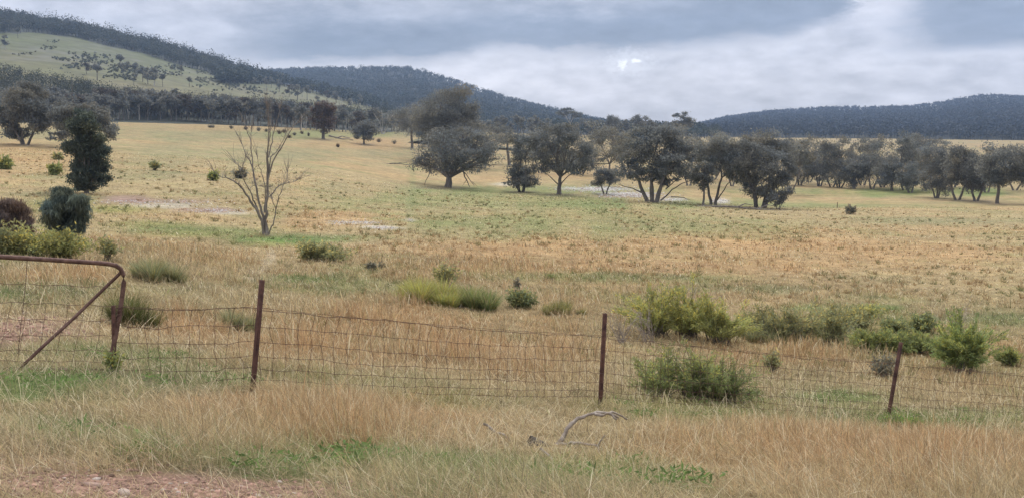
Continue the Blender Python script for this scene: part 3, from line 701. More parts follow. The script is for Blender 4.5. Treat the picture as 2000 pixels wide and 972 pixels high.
# wood at the foot of the hill: rows from the front
yb = lambda p: np.interp(p, [-300,0,120,220,350,450,520,600,700,780,860], [238,239,237,234,236,242,247,255,260,258,252])
WP = []
for k in range(120):
    px = -120 + k * 7.9 + rg.uniform(-3, 3); WP.append((px, yb(px) + rg.uniform(-2.5, 1.0)))
for k in range(115):
    px = rg.uniform(-120, 850); WP.append((px, yb(px) - rg.uniform(3, 12)))
hw = march([w[0] for w in WP], [w[1] for w in WP])
cnt = 0
for w, q in zip(WP, hw):
    if np.isnan(q[0]) or q[3] > 620: continue
    cnt += 1
    if 225 < w[0] < 600: lab, grp = 'straight-trunked gum in the close front rank of the wood', 'gums in the front rank of the wood'
    elif w[0] <= 225: lab, grp = 'gum in the wood behind the open gums on the left', 'gums in the wood on the left'
    else: lab, grp = 'gum in the thin end of the wood around the white-limbed tree', 'gums at the thin end of the wood'
    put_tree(q, rg.uniform(8.5, 13.5), rg.uniform(0, 6), int(rg.integers(0, 7)), lab, grp, rg)
# line of trees behind the creek from the tallest gum to the skyline
for k in range(44):
    px = 770 + k * 13.2 + rg.uniform(-4, 4); py = np.interp(px, [770,900,1050,1200,1370], [262,256,258,262,267])
    dd = np.interp(px, [770,900,1050,1370], [560,620,640,720]) + rg.uniform(-20, 40); p = unproj(px, py, dd); p = setz(p)
    put_tree(p, rg.uniform(9, 15), rg.uniform(0, 6), int(rg.integers(0, 5)), 'dark tree in the band of woodland beyond the creek gums', 'trees in the band beyond the creek gums', rg)
# deep wood, a mass
hA, pA, yA = sample(1500, -450, 830, lambda p: np.minimum(band(p, *LW_TOP) + 24, yb(p) - 9), lambda p: yb(p) - 7, 17)
P = hA[hA[:, 3] > 430]; hts = rg.uniform(8, 14, len(P))
forest('woodland', P[:, :3], hts, 110, np.clip(P[:, 3] / 900, .55, 1.2), np.array([.058, .064, .046]), 'grey green gum woodland climbing the foot of the left hill', 6)
hA, pA, yA = sample(500, 1040, 1400, lambda p: np.full(len(p), 264.0), lambda p: np.full(len(p), 272.0), 18)
P = hA[(hA[:, 3] > 680)]; hts = rg.uniform(7, 14, len(P))
if len(P): forest('woodland', P[:, :3], hts, 50, 1.3, np.array([.045, .055, .042]), 'dark woodland strip under the skyline gums', 7)
# scrub on the open hillside
rs = np.random.default_rng(77); sp = []
for (cx, cy, rx, ry, n) in [(165,118,50,14,130),(260,140,60,22,150),(330,140,50,16,60),(400,150,60,16,110),(440,170,50,8,70),(590,180,60,10,60),(120,90,90,20,40),(500,180,60,12,50)]:
    for _c in range(max(3, n // 9)):
        ccx = cx + rs.normal() * rx * .6; ccy = cy + rs.normal() * ry * .55; cw = rs.uniform(5, 16)
        sp += [(ccx + rs.normal() * cw, ccy + rs.normal() * 2.0 + cw * .0) for _ in range(int(rs.integers(4, 22)))]
q = march([s_[0] for s_ in sp], [s_[1] for s_ in sp]); q = q[~np.isnan(q[:, 0])]; q = q[(q[:, 3] > 500) & (q[:, 3] < 1400)]
forest('scrub', q[:, :3] - np.array([0, 0, .8]), rs.uniform(1.2, 3.2, len(q)), 26, .9, np.array([.10, .105, .075]), 'grey scrub patches on the green hillside', 8)

# ------------------------------------------------------------------ dead tree
q = march([520], [459])[0]; D0 = q[3]; bp0 = q[:3].copy()
root = empty('dead_tree', bp0, 'leafless grey dead tree with many upright limbs on the green patch', 'tree')
rg = np.random.default_rng(3)
def cpt(cx, cy, dz): return unproj(400 + cx / 3.24, 200 + cy / 3.24, D0 + dz) - bp0
BR = [
 ([(392,838),(385,740),(388,640),(397,560),(400,400),(405,250),(405,100),(400,20)], 24, 3, 0),
 ([(372,836),(368,770),(340,700),(290,630),(240,550),(215,520),(150,485),(90,465),(50,430)], 20, 2.5, -.8),
 ([(385,800),(370,720),(345,640),(320,500),(300,400),(280,360),(245,290),(200,190)], 18, 2.5, .6),
 ([(318,500),(300,400),(290,250),(265,170),(250,130)], 9, 2, .9),
 ([(290,250),(292,200),(297,165)], 4, 1.5, .9),
 ([(345,720),(320,640),(300,600),(240,480),(210,400),(190,380)], 11, 2, -1.2),
 ([(240,480),(238,420),(250,365)], 5, 1.5, -1.2),
 ([(398,500),(430,380),(480,290),(530,210),(560,150),(612,118)], 11, 2, -.5),
 ([(400,460),(420,350),(460,300),(500,240),(520,185)], 8, 2, .5),
 ([(403,350),(425,250),(440,170),(470,60),(482,15)], 8, 1.5, .8),
 ([(395,430),(390,330),(415,200),(418,120)], 6, 1.5, -.9),
 ([(408,600),(450,545),(500,515),(560,500),(605,485)], 9, 2, .7),
 ([(528,508),(525,460),(518,415)], 4, 1.5, .7),
 ([(405,835),(430,770),(450,680),(470,600),(490,560),(500,500)], 9, 2, -.6),
 ([(450,680),(435,640),(420,600)], 4, 1, -.6),
 ([(375,700),(385,600),(370,470),(340,400),(330,330)], 8, 1.5, .4),
 ([(405,150),(395,80),(392,10)], 4, 1.2, .1),([(300,600),(290,540),(320,520),(370,530)], 4, 1.2, -.4),
]
T = Tubes(); s_ = D0 / F / 3.24
for pts, r0, r1, dz in BR:
    P3 = np.array([cpt(a, b_, dz * (i / max(1, len(pts) - 1)) ) for i, (a, b_) in enumerate(pts)])
    tt = np.linspace(0, len(P3) - 1, len(P3) * 3 - 2); P3 = np.stack([np.interp(tt, np.arange(len(P3)), P3[:, c]) for c in range(3)], 1)
    P3[1:-1] += rg.normal(size=(len(P3) - 2, 3)) * .025
    rr = np.linspace(r0, r1 * .7, len(P3)) * s_ * .52
    T.add(P3, rr, 7)
    for k in range(6 + 2 * len(pts)):
        j = rg.integers(len(P3) // 3, len(P3)); dr = rg.normal(size=3) * .5; dr[2] = abs(dr[2]) + .35; L = rg.uniform(.25, .8)
        T.add(stem_path(P3[j], P3[j] + dr / np.linalg.norm(dr) * L, rg, .2, 4), np.linspace(min(.014, rr[j] * .5), .004, 4), 4)
for pts, r0, r1, dz in BR:
    e = cpt(pts[-1][0], pts[-1][1], dz); e0 = cpt(pts[-2][0], pts[-2][1], dz); g = (e - e0) / np.linalg.norm(e - e0)
    for k in range(5):
        st_ = e0 + (e - e0) * rg.uniform(.2, 1); dr = g + rg.normal(size=3) * .33 + np.array([0, 0, .35]); dr /= np.linalg.norm(dr)
        T.add(stem_path(st_, st_ + dr * rg.uniform(.5, 1.3), rg, .08, 5), np.linspace(.013, .004, 5), 4)
T.build('trunk', M_DEADWOOD, root)

# ------------------------------------------------------------------ shrubs
def place(px, py):
    q = march([px], [py])[0]; return q[:3].copy(), q[3], q[3] / math.hypot(1, (px - CX) / F) / F
def shrub(name, label, px, py, w, h, style, base, n=1500, seed=0, leaf=None, group=None, lean=0, cat='bush'):
    rg = np.random.default_rng(500 + seed)
    p, d, s = place(px, py); Wm = w * s / 2 * (1.18 if style in ('spiky', 'leafy') and w > 40 else 1); Hm = h * s * (1.08 if w > 40 else 1)
    root = empty(name, p, label, cat, group)
    ns = {'spiky': 130, 'tussock': 0, 'leafy': 80, 'twiggy': 40}[style]; n = int(n * (2.0 if style == 'spiky' else 1.6 if style == 'leafy' else 1.0))
    if style == 'tussock':
        m = n; nc = max(3, int(w / 11))
        cx = rg.uniform(-1, 1, nc) * Wm * .78; cy = rg.uniform(-1, 1, nc) * min(Wm, Hm * 1.6) * .6; ch = rg.uniform(.55, 1.1, nc) * np.sqrt(np.clip(1.15 - (cx / Wm) ** 2, .2, 1))
        k = rg.integers(0, nc, m); cr_ = min(Wm * .8, max(.10, Hm * .5))
        a = rg.uniform(0, 2 * PI, m); rr = rg.random(m) ** .7 * cr_ * .5
        B = np.stack([cx[k] + np.cos(a) * rr, cy[k] + np.sin(a) * rr, np.zeros(m)], 1)
        B[:, 2] = H(B[:, 0] + p[0], B[:, 1] + p[1]) - p[2] - .02
        ln = Hm * ch[k] * rg.uniform(.5, 1.35, m)
        V, F4, F3, C = blades(B, a + rg.normal(0, .5, m), ln, .05 + rr / cr_ * .9 * rg.uniform(.3, 1.2, m), rg.uniform(.1, 1.5, m), np.full(m, max(.005, d * .00042)), base * rg.uniform(.55, 1.5, (m, 1)) * (1 + rg.normal(0, .12, (m, 1)) * np.array([1, .2, -1])), rg)
        dry = np.repeat(rg.random(m) < .12, 7); C[dry] = np.array([.5, .4, .24])
        build('foliage', V, F4, F3, M_GRASS, C, root)
        return root
    T = Tubes(); Ps = []; Ds = []; 
    asp = w / max(h, 1); nsub = 1 if asp < 2.25 else int(min(5, round(asp * 1.1)))
    if nsub > 1:
        ns = int(ns * 1.5); subx = np.linspace(-1, 1, nsub) * Wm * .5 + rg.normal(0, Wm * .08, nsub); suby = rg.uniform(-.35, .35, nsub) * Wm; subh = rg.uniform(.65, 1.1, nsub) * Hm; Wm = Wm * 1.1; Hm = Hm * 1.1; subw = Wm * (.5 + .4 / nsub) * rg.uniform(.8, 1.2, nsub)
    WM0, HM0 = Wm, Hm
    for i in range(ns):
        off = np.zeros(3)
        if nsub > 1:
            ks = rg.integers(0, nsub); off = np.array([subx[ks], suby[ks], 0]); Wm = subw[ks]; Hm = subh[ks]; off[2] = float(H(np.array([p[0] + off[0]]), np.array([p[1] + off[1]]))[0]) - p[2]
        a = rg.uniform(0, 2 * PI); el = rg.uniform(.12, 1.0) ** .8
        tip = np.array([math.cos(a) * Wm * math.cos(el * PI / 2 * .9), math.sin(a) * Wm * .85 * math.cos(el * PI / 2 * .9), Hm * (.25 + .75 * math.sin(el * PI / 2))]) * rg.uniform(.65, 1.2) * (.55 + .85 * float(fbm(np.array([a * 1.1 + seed]), np.array([el * 2.0 + off[0]]), seed, 2)[0]))
        b0 = np.array([rg.normal() * Wm * .14, rg.normal() * Wm * .12, -.05])
        mid = (b0 + tip) / 2 + np.array([0, 0, Hm * .18]); mid[:2] += rg.normal(size=2) * Wm * .1
        if style == 'spiky': tip[2] -= Hm * .12
        pts = bez(b0, mid, tip, 9) + off
        T.add(pts[:8], np.linspace(.004 + Hm * .005, .002 + d * .00003, 8), 4, False)
        m = max(3, n // ns); t = rg.uniform(.22 if style != 'twiggy' else .6, 1, m); 
        tt = t * 8; P = np.stack([np.interp(tt, np.arange(9), pts[:, c]) for c in range(3)], 1)
        Dv = np.gradient(pts, axis=0); Dv /= np.linalg.norm(Dv, axis=1, keepdims=True)
        Dd = np.stack([np.interp(tt, np.arange(9), Dv[:, c]) for c in range(3)], 1)
        P += rg.normal(size=P.shape) * (Wm * (.03 if style == 'spiky' else .10))
        Ps.append(P); Ds.append(Dd * (1.0 if style == 'spiky' else .3) + rg.normal(size=P.shape) * (.42 if style == 'spiky' else .55))
    P = np.concatenate(Ps); Dd = np.concatenate(Ds); m = len(P); Wm, Hm = WM0, HM0
    L = leaf or max(.05, d * .0035)
    k = vn = fbm(P[:, 0] / (Wm * .3) + seed, P[:, 2] / (Wm * .3), seed, 2)
    C = base * (0.65 + .8 * vn[:, None]) * rg.uniform(.65, 1.4, (m, 1)) * (1 + rg.normal(0, .07, (m, 1)) * np.array([1, .1, -1]))
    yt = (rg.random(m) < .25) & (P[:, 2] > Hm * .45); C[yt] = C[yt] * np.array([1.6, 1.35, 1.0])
    V, Fq, Cc = leaves(P, L * rg.uniform(.6, 1.4, m), L * (.27 if style == 'spiky' else .4), Dd, C, rg)
    build('foliage', V, Fq, None, M_LEAF, Cc, root)
    T.build('stem', M_TWIG, root)
    return root

def blades(B, a, ln, ph0, bend, wid, col, rg):
    """curved grass blades: arc in the vertical plane of heading a, 7 verts, two quads + tip"""
    n = len(B); wa = a + rg.uniform(.6, 2.5, n)
    sx = np.stack([np.cos(wa), np.sin(wa), np.zeros(n)], 1) * wid[:, None] * .5
    dv = np.stack([np.cos(a), np.sin(a), np.zeros(n)], 1); up = np.array([0, 0, 1.0])
    side = rg.normal(0, .12, n)[:, None] * np.stack([-np.sin(a), np.cos(a), np.zeros(n)], 1)
    P = [B]; p = B; prev = 0
    for q in (.36, .72, 1.0):
        ph = ph0 + bend * (q + prev) / 2
        p = p + ((q - prev) * ln)[:, None] * (np.sin(ph)[:, None] * dv + np.cos(ph)[:, None] * up + side * q); P.append(p); prev = q
    V = np.stack([P[0] - sx, P[0] + sx, P[1] + sx * .9, P[1] - sx * .9, P[2] + sx * .65, P[2] - sx * .65, P[3]], 1).reshape(-1, 3)
    i = np.arange(n) * 7
    F4 = np.concatenate([np.stack([i, i + 1, i + 2, i + 3], 1), np.stack([i + 3, i + 2, i + 4, i + 5], 1)]); F3 = np.stack([i + 5, i + 4, i + 6], 1)
    return V, F4, F3, np.repeat(col, 7, axis=0)

BG = np.array([.25, .28, .105]); BY = np.array([.30, .30, .115]); BD = np.array([.22, .245, .115]); BGR = np.array([.22, .21, .16]); BO = np.array([.28, .28, .135])
SHR = [
 ('bush','large dark green spiky bush behind the wire between second and third posts',1360,783,228,98,'spiky',np.array([.235,.265,.105]),10000,1),
 ('bush','wide yellow green bush with grey dead twigs, up the slope from the spiky bush',1340,660,215,86,'spiky',np.array([.34,.345,.125]),10000,2),
 ('bush','feathery bright green bush standing clear to the right of the third post',1878,728,125,98,'spiky',np.array([.27,.32,.12]),7500,3),
 ('bush','long low green bush between the yellow green bush and the third post',1572,672,170,62,'spiky',BO,5000,4),
 ('bush','squat dark green bush just left of the third post top',1700,688,85,42,'spiky',BG,2600,5),
 ('bush','low green bush at the top left of the bush thicket',1640,640,95,36,'leafy',BO,2200,6),
 ('bush','dark low bush in the middle of the bush thicket',1745,655,55,28,'leafy',BD,1200,7),
 ('bush','dark round bush at the top of the bush thicket',1800,648,60,30,'leafy',BD,1400,8),
 ('bush','pale green spreading bush joining the thicket and the feathery bush',1795,690,120,50,'spiky',BG,3200,9),
 ('bush','small low bush above the thicket with yellow tips',1690,620,70,22,'leafy',BY,1000,10),
 ('tussock','low green growth filling the middle of the bush thicket',1752,676,190,26,'tussock',BG,5200,42),
 ('tussock','low green growth between the wide bush and the low green bush',1500,668,130,30,'tussock',BO,3400,43),
 ('bush','small green bush right of the feathery bush',1970,712,48,28,'spiky',BG,1200,11),
 ('bush','small sparse bush behind the wire right of the spiky bush',1510,728,42,36,'twiggy',BO,500,12),
 ('bush','grey green bush growing just left of the third post',1722,736,70,34,'twiggy',BGR,1300,13),
 ('bush','sprig of yellow green bush at the left end of the wide bush',1470,655,70,45,'spiky',BO,1800,14),
 ('tussock','bright yellow green spreading tussock in the middle of the slope',842,592,150,46,'tussock',np.array([.40,.39,.12]),6500,15),
 ('tussock','darker rounded tussock at the right end of the yellow green one',945,603,62,50,'tussock',BG,2600,16),
 ('bush','thin stalky bush with yellow tips behind the yellow green tussock',870,562,62,44,'twiggy',BO,700,17),
 ('bush','small dark mound of a bush right of the tussocks',1020,600,62,28,'leafy',BD,1300,18),
 ('tussock','pale yellow tussock between the dark mound and the second post',1105,612,95,26,'tussock',np.array([.27,.25,.09]),2000,19),
 ('tussock','small vivid green clump on the bare slope above the dark mound',1082,546,36,14,'tussock',BG,700,20),
 ('bush','lone dry twig standing above the dark mound',1010,566,14,22,'twiggy',BGR,60,21),
 ('bush','low olive bush below the dead tree on the path side',630,510,88,32,'leafy',BO,2600,22),
 ('bush','tiny dark bush on the tan slope above the first post',725,527,22,14,'leafy',BGR,400,23),
 ('bush','tiny pale bush beside the tiny dark one',745,525,12,10,'twiggy',BGR,120,24),
 ('bush','thin grey bush above the gate corner',212,508,48,40,'twiggy',BO,700,25),
 ('tussock','long olive tussock on the slope right of the gate corner',310,548,95,40,'tussock',BO,3000,26),
 ('tussock','dark green tussock behind the gate upright',255,632,115,58,'tussock',np.array([.14,.15,.05]),3400,27),
 ('tussock','olive tussock behind the wire left of the first post',468,642,58,46,'tussock',BO,1500,28),
 ('bush','broad yellow green bush above the gate rail',95,503,130,52,'leafy',BY,4200,29),
 ('bush','green bush at the left edge above the gate rail',15,500,80,48,'leafy',BO,2600,30),
 ('bush','small round bush left of the sheoak on the pale slope',107,342,26,18,'leafy',BG,600,31),
 ('bush','small round bush at the far left edge of the paddock',10,331,34,18,'leafy',BG,700,32),
 ('bush','tiny bush directly below the cypress pine foot on the far left slope',113,312,20,9,'leafy',BO,250,33),
 ('bush','lone forked shrub in the open paddock right of the cypress pine',302,333,18,14,'spiky',BO,300,34),
 ('bush','small dark bush left of the dead tree',418,353,20,14,'leafy',BG,500,35),
 ('bush','small grey bush seen through the dead tree limbs',470,349,30,16,'leafy',BGR,500,36),
 ('bush','small grey bush with a stake beside it in the lower paddock',1661,419,20,13,'twiggy',BGR,300,37),
 ('bush','grassy shoots growing at the foot of the gate upright',220,728,40,34,'twiggy',BG,300,38),
 ('weed_clump','vivid green leafy clump at the foot of the third post',1765,843,75,30,'leafy',np.array([.16,.25,.07]),3200,39,.03),
 ('weed_clump','flat vivid green weed on the bare verge at lower left',285,893,105,18,'leafy',np.array([.16,.24,.07]),3000,40,.028),
 ('weed_clump','small green weed on the verge below the leaning grass',700,912,70,16,'leafy',np.array([.16,.24,.08]),1500,41,.028),
]
for sh in SHR:
    nm, lab, px, py, w, h, st, base, n, sd = sh[:10]
    shrub(nm, lab, px, py, w, h, st, base, n, sd, sh[10] if len(sh) > 10 else None, cat={'bush': 'bush', 'tussock': 'tussock', 'weed_clump': 'weed'}[nm])
# dots of shrubs below the wood
rg = np.random.default_rng(9)
dots = [(413,250),(480,254),(505,256),(545,262),(575,265),(590,262),(603,266),(555,260),(520,258),(660,288),(452,252),(740,272),(770,280),(565,270)]
for i, (px, py) in enumerate(dots):
    shrub('low_shrub', 'low rusty shrub dotted on the grass below the wood', px, py, rg.uniform(8, 14), rg.uniform(5, 7), 'leafy', np.array([.13, .095, .06]) if i % 2 else BGR, 160, 60 + i, .35, 'low shrubs below the wood', cat='shrub')

# dead grey twigs in the bushes
def dead_twigs(label, px, py, w, h, n, seed):
    rg = np.random.default_rng(seed); p, d, s = place(px, py); root = empty('dead_bush', p, label, 'bush'); T = Tubes()
    for i in range(n):
        a = rg.uniform(-1, 1); tip = np.array([a * w * s / 2, rg.normal() * w * s * .2, h * s * rg.uniform(.5, 1.05)])
        pts = stem_path(np.array([rg.normal() * .1, rg.normal() * .1, -.05]), tip, rg, .18, 6); T.add(pts, np.linspace(.011, .004, 6), 4)
        for k in range(5):
            j = rg.integers(1, 6); dr = rg.normal(size=3) * .6 + np.array([a * .5, 0, .7]); T.add(stem_path(pts[j], pts[j] + dr * rg.uniform(.08, .28), rg, .2, 3), [.005, .004, .003], 3, False)
    T.build('stem', M_DRIFT, root)
dead_twigs('leafless grey bush just right of the second post top', 1215, 668, 70, 58, 16, 1)
dead_twigs('dark gnarled leafless bush at the left edge of the wide yellow green bush', 1262, 668, 60, 62, 14, 2)
dead_twigs('fine grey dead bush poking out of the top of the wide yellow green bush', 1345, 655, 90, 92, 22, 3)
dead_twigs('pale dead brush at the upper end of the bush thicket', 1860, 642, 60, 34, 16, 4)

# ------------------------------------------------------------------ fence
def gz(x, y): return float(H(np.array([float(x)]), np.array([float(y)]))[0])
PB = [(224, 724, 222, 596), (492, 768, 511, 546), (1172, 793, 1182, 611), (1735, 814, 1760, 668), (2330, 830, 2340, 690)]
posts = []
for i, (bx, by, tx, ty) in enumerate(PB):
    q = march([bx], [by])[0]; b0 = q[:3].copy(); t0 = unproj(tx, ty, q[3])
    posts.append((b0, t0, q[3]))
fo = posts[1][0]
fence = empty('wire_fence', fo, 'rusty netting fence on steel posts running down the verge', 'fence')
for i, (b0, t0, d) in enumerate(posts):
    # Y section steel post: three flanges
    ax = (t0 - b0); L = np.linalg.norm(ax); ax /= L
    u = np.cross(ax, [0, 1, 0]); u /= np.linalg.norm(u); v = np.cross(ax, u)
    V = []; Fq = []
    fl = .034 if i else .024
    a0 = .4 + i
    for k in range(3):
        a = a0 + k * 2 * PI / 3; dv = math.cos(a) * u + math.sin(a) * v; sv = np.cross(ax, dv) * .006
        o_ = len(V)
        for zz, e in ((-.3, b0), (0, t0)):
            basep = b0 + ax * (-.25) if zz < 0 else t0
            V += [basep - sv, basep + dv * fl - sv, basep + dv * fl + sv, basep + sv]
        Fq += [[o_, o_ + 1, o_ + 5, o_ + 4], [o_ + 1, o_ + 2, o_ + 6, o_ + 5], [o_ + 2, o_ + 3, o_ + 7, o_ + 6], [o_ + 3, o_, o_ + 4, o_ + 7], [o_ + 4, o_ + 5, o_ + 6, o_ + 7]]
    # solid core so that it reads at distance
    T = Tubes(); T.add([b0 - ax * .2, (b0 + t0) / 2, t0 - ax * .003], .014, 8)
    Vt = np.concatenate(T.V); F4 = np.concatenate(T.F); n0 = len(V)
    o = build('post', np.concatenate([np.array(V), Vt]) - fo, np.concatenate([np.array(Fq), F4 + n0]), np.concatenate(T.C) + n0, M_POST, None, fence)
# netting: measured top wire pixels at posts
TW = [(226,600),(494,600),(500,604),(1180,657),(1184,659),(1757,711),(1762,714),(2335,752)]
ROWS = [0, .185, .36, .52, .655, .77, .86]
rg = np.random.default_rng(12)
def net(pa, da, pb, db, nv, parent, org, rows=ROWS, sag=.03, name='netting', r=.0027, bend=.05):
    A = unproj(*pa, da); B = unproj(*pb, db); T = Tubes()
    U = np.linspace(0, 1, nv + 1)
    ph = rg.uniform(0, 6)
    def pt(u, k, j=0):
        p = A * (1 - u) + B * u; e = (B - A); e = e / np.linalg.norm(e)
        p = p.copy(); z = rows[k]; p[2] -= z + sag * math.sin(PI * u) * (1 + .12 * math.sin(5 * u + ph))
        off = bend * max(0, 1 - z / .2) * (1 if k == 0 else 0)
        p += e * (off + .02 * math.sin(u * 23 + ph + z * 5)) 
        p[1] += .03 * math.sin(u * 9 + z * 6 + ph)
        return p
    js = rg.normal(0, .008, (nv + 1, len(rows), 3))
    G = np.array([[pt(u, k) for k in range(len(rows))] for u in U]) + js
    G[0] -= js[0]; G[-1] -= js[-1]
    for k in range(len(rows)):
        T.add(G[:, k] - org, r * (1.35 if k == 0 else 1.05), 5)
    for i in range(nv + 1):
        col = G[i]; tt = np.linspace(0, len(rows) - 1, len(rows) * 2 - 1)
        c2 = np.stack([np.interp(tt, np.arange(len(rows)), col[:, c]) for c in range(3)], 1); c2[1::2] += rg.normal(0, .007, (len(rows) - 1, 3))
        T.add(c2 - org, r * .9, 4)
        for k in range(len(rows)):   # knots
            T.add([G[i, k] - org - np.array([.008, 0, .0]), G[i, k] - org, G[i, k] - org + np.array([.008, 0, 0])], [r * 1.2, r * 2.2, r * 1.2], 4)
    T.build(name, M_WIRE, parent)
    return G
dd = [p[2] for p in posts]
net(TW[0], dd[0], TW[1], dd[1], 10, fence, fo)
net(TW[2], dd[1], TW[3], dd[2], 33, fence, fo)
net(TW[4], dd[2], TW[5], dd[3], 42, fence, fo)
net(TW[6], dd[3], TW[7], dd[4], 44, fence, fo)
# strained top wire twisted along the netting
T = Tubes()
for a, b_, da, db in ((TW[0], TW[1], dd[0], dd[1]), (TW[2], TW[3], dd[1], dd[2]), (TW[4], TW[5], dd[2], dd[3]), (TW[6], TW[7], dd[3], dd[4])):
    A = unproj(a[0], a[1] - 4, da); B = unproj(b_[0], b_[1] - 2, db); u = np.linspace(0, 1, 40)[:, None]
    p = A * (1 - u) + B * u; p[:, 2] -= .035 * np.sin(PI * u[:, 0]) - .006 * np.sin(u[:, 0] * 90); T.add(p - fo, .0026, 5)
T.build('top_wire', M_WIRE, fence)

# ------------------------------------------------------------------ gate
qa = march([214], [722])[0]; dR = qa[3]; qb = march([-300], [716])[0]; dL = dR * .93
def gp(px, py): return unproj(px, py, np.interp(px, [-900, 238], [dR * .80, dR]))
go = qa[:3].copy()
gate = empty('gate', go, 'rusty pipe farm gate with rounded corner, diagonal brace and wire mesh', 'gate')
T = Tubes()
path = [(-620,478),(-400,484),(-200,490),(0,501),(100,507),(190,513),(212,515),(226,518),(236,525),(241,536),(242,550),(239,575),(234,610),(226,655),(216,700),(212,726)]
T.add(np.array([gp(*p) for p in path]) - go, .0235, 12)
path2 = [(212,724),(100,722),(0,720),(-300,716),(-620,710)]
T.add(np.array([gp(*p) for p in path2]) - go, .0225, 10)
T.build('frame', M_RUST, gate)
T = Tubes(); T.add(np.array([gp(*p) for p in [(236,532),(140,625),(84,676),(36,722)]]) - go + np.array([0, -.01, 0]), .0165, 10); T.build('brace', M_RUST, gate)
T = Tubes()
wy = [(553,562),(590,598),(623,627),(656,656),(684,684),(705,706)]
Gx = np.arange(-420, 236, 37.0)
def wire_pt(px, k):
    f = np.interp(px, [0, 236], [0, 1]); y = wy[k][0] * (1 - f) + wy[k][1] * f
    return gp(px + 3 * math.sin(px * .05 + k), y + 1.5 * math.sin(px * .09 + k * 2))
for k in range(6):
    T.add(np.array([wire_pt(x, k) for x in np.arange(-430, 234 - 4 * k, 14.0)]) - go + np.array([0, .012, 0]), .0025, 5)
for x in Gx:
    col = [wire_pt(x - 6 * k, k) for k in (range(1, 6))]
    T.add(np.array(col) - go + np.array([0, .012, 0]) + rg.normal(0, .006, (5, 3)), .0022, 4)
T.add(np.array([gp(52, 505), gp(50, 540), gp(46, 580), gp(40, 630), gp(34, 690)]) - go + np.array([0, .012, 0]), .003, 5)
T.add(np.array([gp(-180, 492), gp(-183, 540), gp(-190, 590), gp(-200, 690)]) - go + np.array([0, .012, 0]), .003, 5)
T.build('wire_mesh', M_WIRE, gate)
T = Tubes()
for y_ in (598, 604, 612, 620, 628):
    c = gp(236 - (y_ - 560) * .14, y_) - go
    a = np.linspace(0, 2 * PI, 10); T.add(c + np.stack([np.cos(a) * .034, np.sin(a) * .034, np.sin(a * 1.0) * .008], 1), .004, 5, False)
T.build('tie_wire', M_WIRE, gate)

# ------------------------------------------------------------------ fallen branches
def branch(name, label, paths, matl, d_off=0, ref=None):
    q = march([ref[0]], [ref[1]])[0]; d = q[3]; o0 = q[:3].copy(); root = empty(name, o0, label, 'branch'); T = Tubes(); rg = np.random.default_rng(int(ref[0]))
    for pts, r0, r1 in paths:
        P3 = np.array([unproj(a, b_, d + dz) - o0 for a, b_, dz in pts]) - np.array([0, 0, .03]); tt = np.linspace(0, len(P3) - 1, len(P3) * 3 - 2)
        P3 = np.stack([np.interp(tt, np.arange(len(P3)), P3[:, c]) for c in range(3)], 1); P3[1:-1] += rg.normal(size=(len(P3) - 2, 3)) * r0 * .25
        T.add(P3, np.linspace(r0, r1, len(P3)) * rg.uniform(.85, 1.15, len(P3)), 8)
    T.build('limb', matl, root); return root
branch('fallen_branch', 'bent grey fallen branch lying in the grass below the second post',
  [([(1085,862,0),(1098,850,0),(1108,832,.05),(1120,816,.1),(1145,804,.15),(1165,797,.2),(1185,800,.25),(1208,808,.3)],.023,.010),
   ([(1185,800,.25),(1200,797,.3),(1225,812,.35)],.014,.006),([(1160,799,.2),(1175,805,.1),(1190,799,0),(1205,812,0)],.014,.007),
   ([(1088,860,0),(1115,857,-.1),(1140,858,-.15),(1168,863,-.2)],.017,.009),([(1168,864,-.2),(1175,850,-.2),(1182,842,-.2)],.008,.004),([(1168,863,-.2),(1170,872,-.25)],.007,.004),
   ([(1098,858,0),(1080,864,-.05),(1060,868,-.1)],.022,.012)], M_DRIFT, ref=(1085, 866))
branch('log_chunk', 'short splintered brown piece of bark beside the bent grey branch',
  [([(1034,850,0),(1042,858,0),(1056,862,.03),(1068,867,.05)],.04,.028),([(1034,850,0),(1040,866,-.03),(1050,869,-.04)],.03,.02)], M_BARK, ref=(1050, 870))
branch('fallen_branch', 'thin pale stick lying left of the bent grey branch', [([(944,820,.1),(965,834,.1),(985,842,.05),(1000,858,0)],.014,.008)], M_DRIFT, ref=(975, 858))
branch('fallen_branch', 'thin stick low in the grass in front of the bent grey branch', [([(1056,868,0),(1075,884,-.1),(1085,895,-.2)],.01,.006)], M_DRIFT, ref=(1070, 892))
branch('fallen_branch', 'long thin dead log lying along the grass under the densest gum',
  [([(1290,402,0),(1370,404,0),(1440,404,0),(1480,408,0),(1520,411,0),(1580,414,0),(1620,417,0)],.16,.07),([(1440,404,0),(1455,398,0),(1470,400,0)],.1,.05),([(1480,408,0),(1500,400,0),(1512,402,0)],.09,.05)], M_DEADWOOD, ref=(1480, 410))
branch('fallen_branch', 'dark fallen timber in the open paddock left of the broad low gum', [([(732,318,0),(755,320,0),(775,319,0),(800,322,0)],.16,.09),([(770,320,0),(785,317,0),(795,318,0)],.09,.05)], M_BARK, ref=(765, 321))
branch('fallen_branch', 'pale fallen limbs on the grass beside the reddish grey gum', [([(642,265,0),(660,270,0),(690,274,0)],.3,.15),([(655,270,0),(668,266,0),(684,270,0)],.22,.1)], M_DEADWOOD, ref=(665, 273))
p, d, s = place(1635, 407); T = Tubes(); T.add([p + [0, 0, -.3], p + [0, 0, .3], p + [.03, 0, 1.05]], .06, 6); o = T.build('stake', M_POST); tag(o, 'single short dark stake in the lower paddock', 'stake')
p, d, s = place(1670, 419); T = Tubes(); T.add([p + [0, 0, -.3], p + [0, 0, .5], p + [.1, 0, 1.35]], .05, 6); o = T.build('stake', M_POST); tag(o, 'thin leaning stake beside the small grey bush in the lower paddock', 'stake')

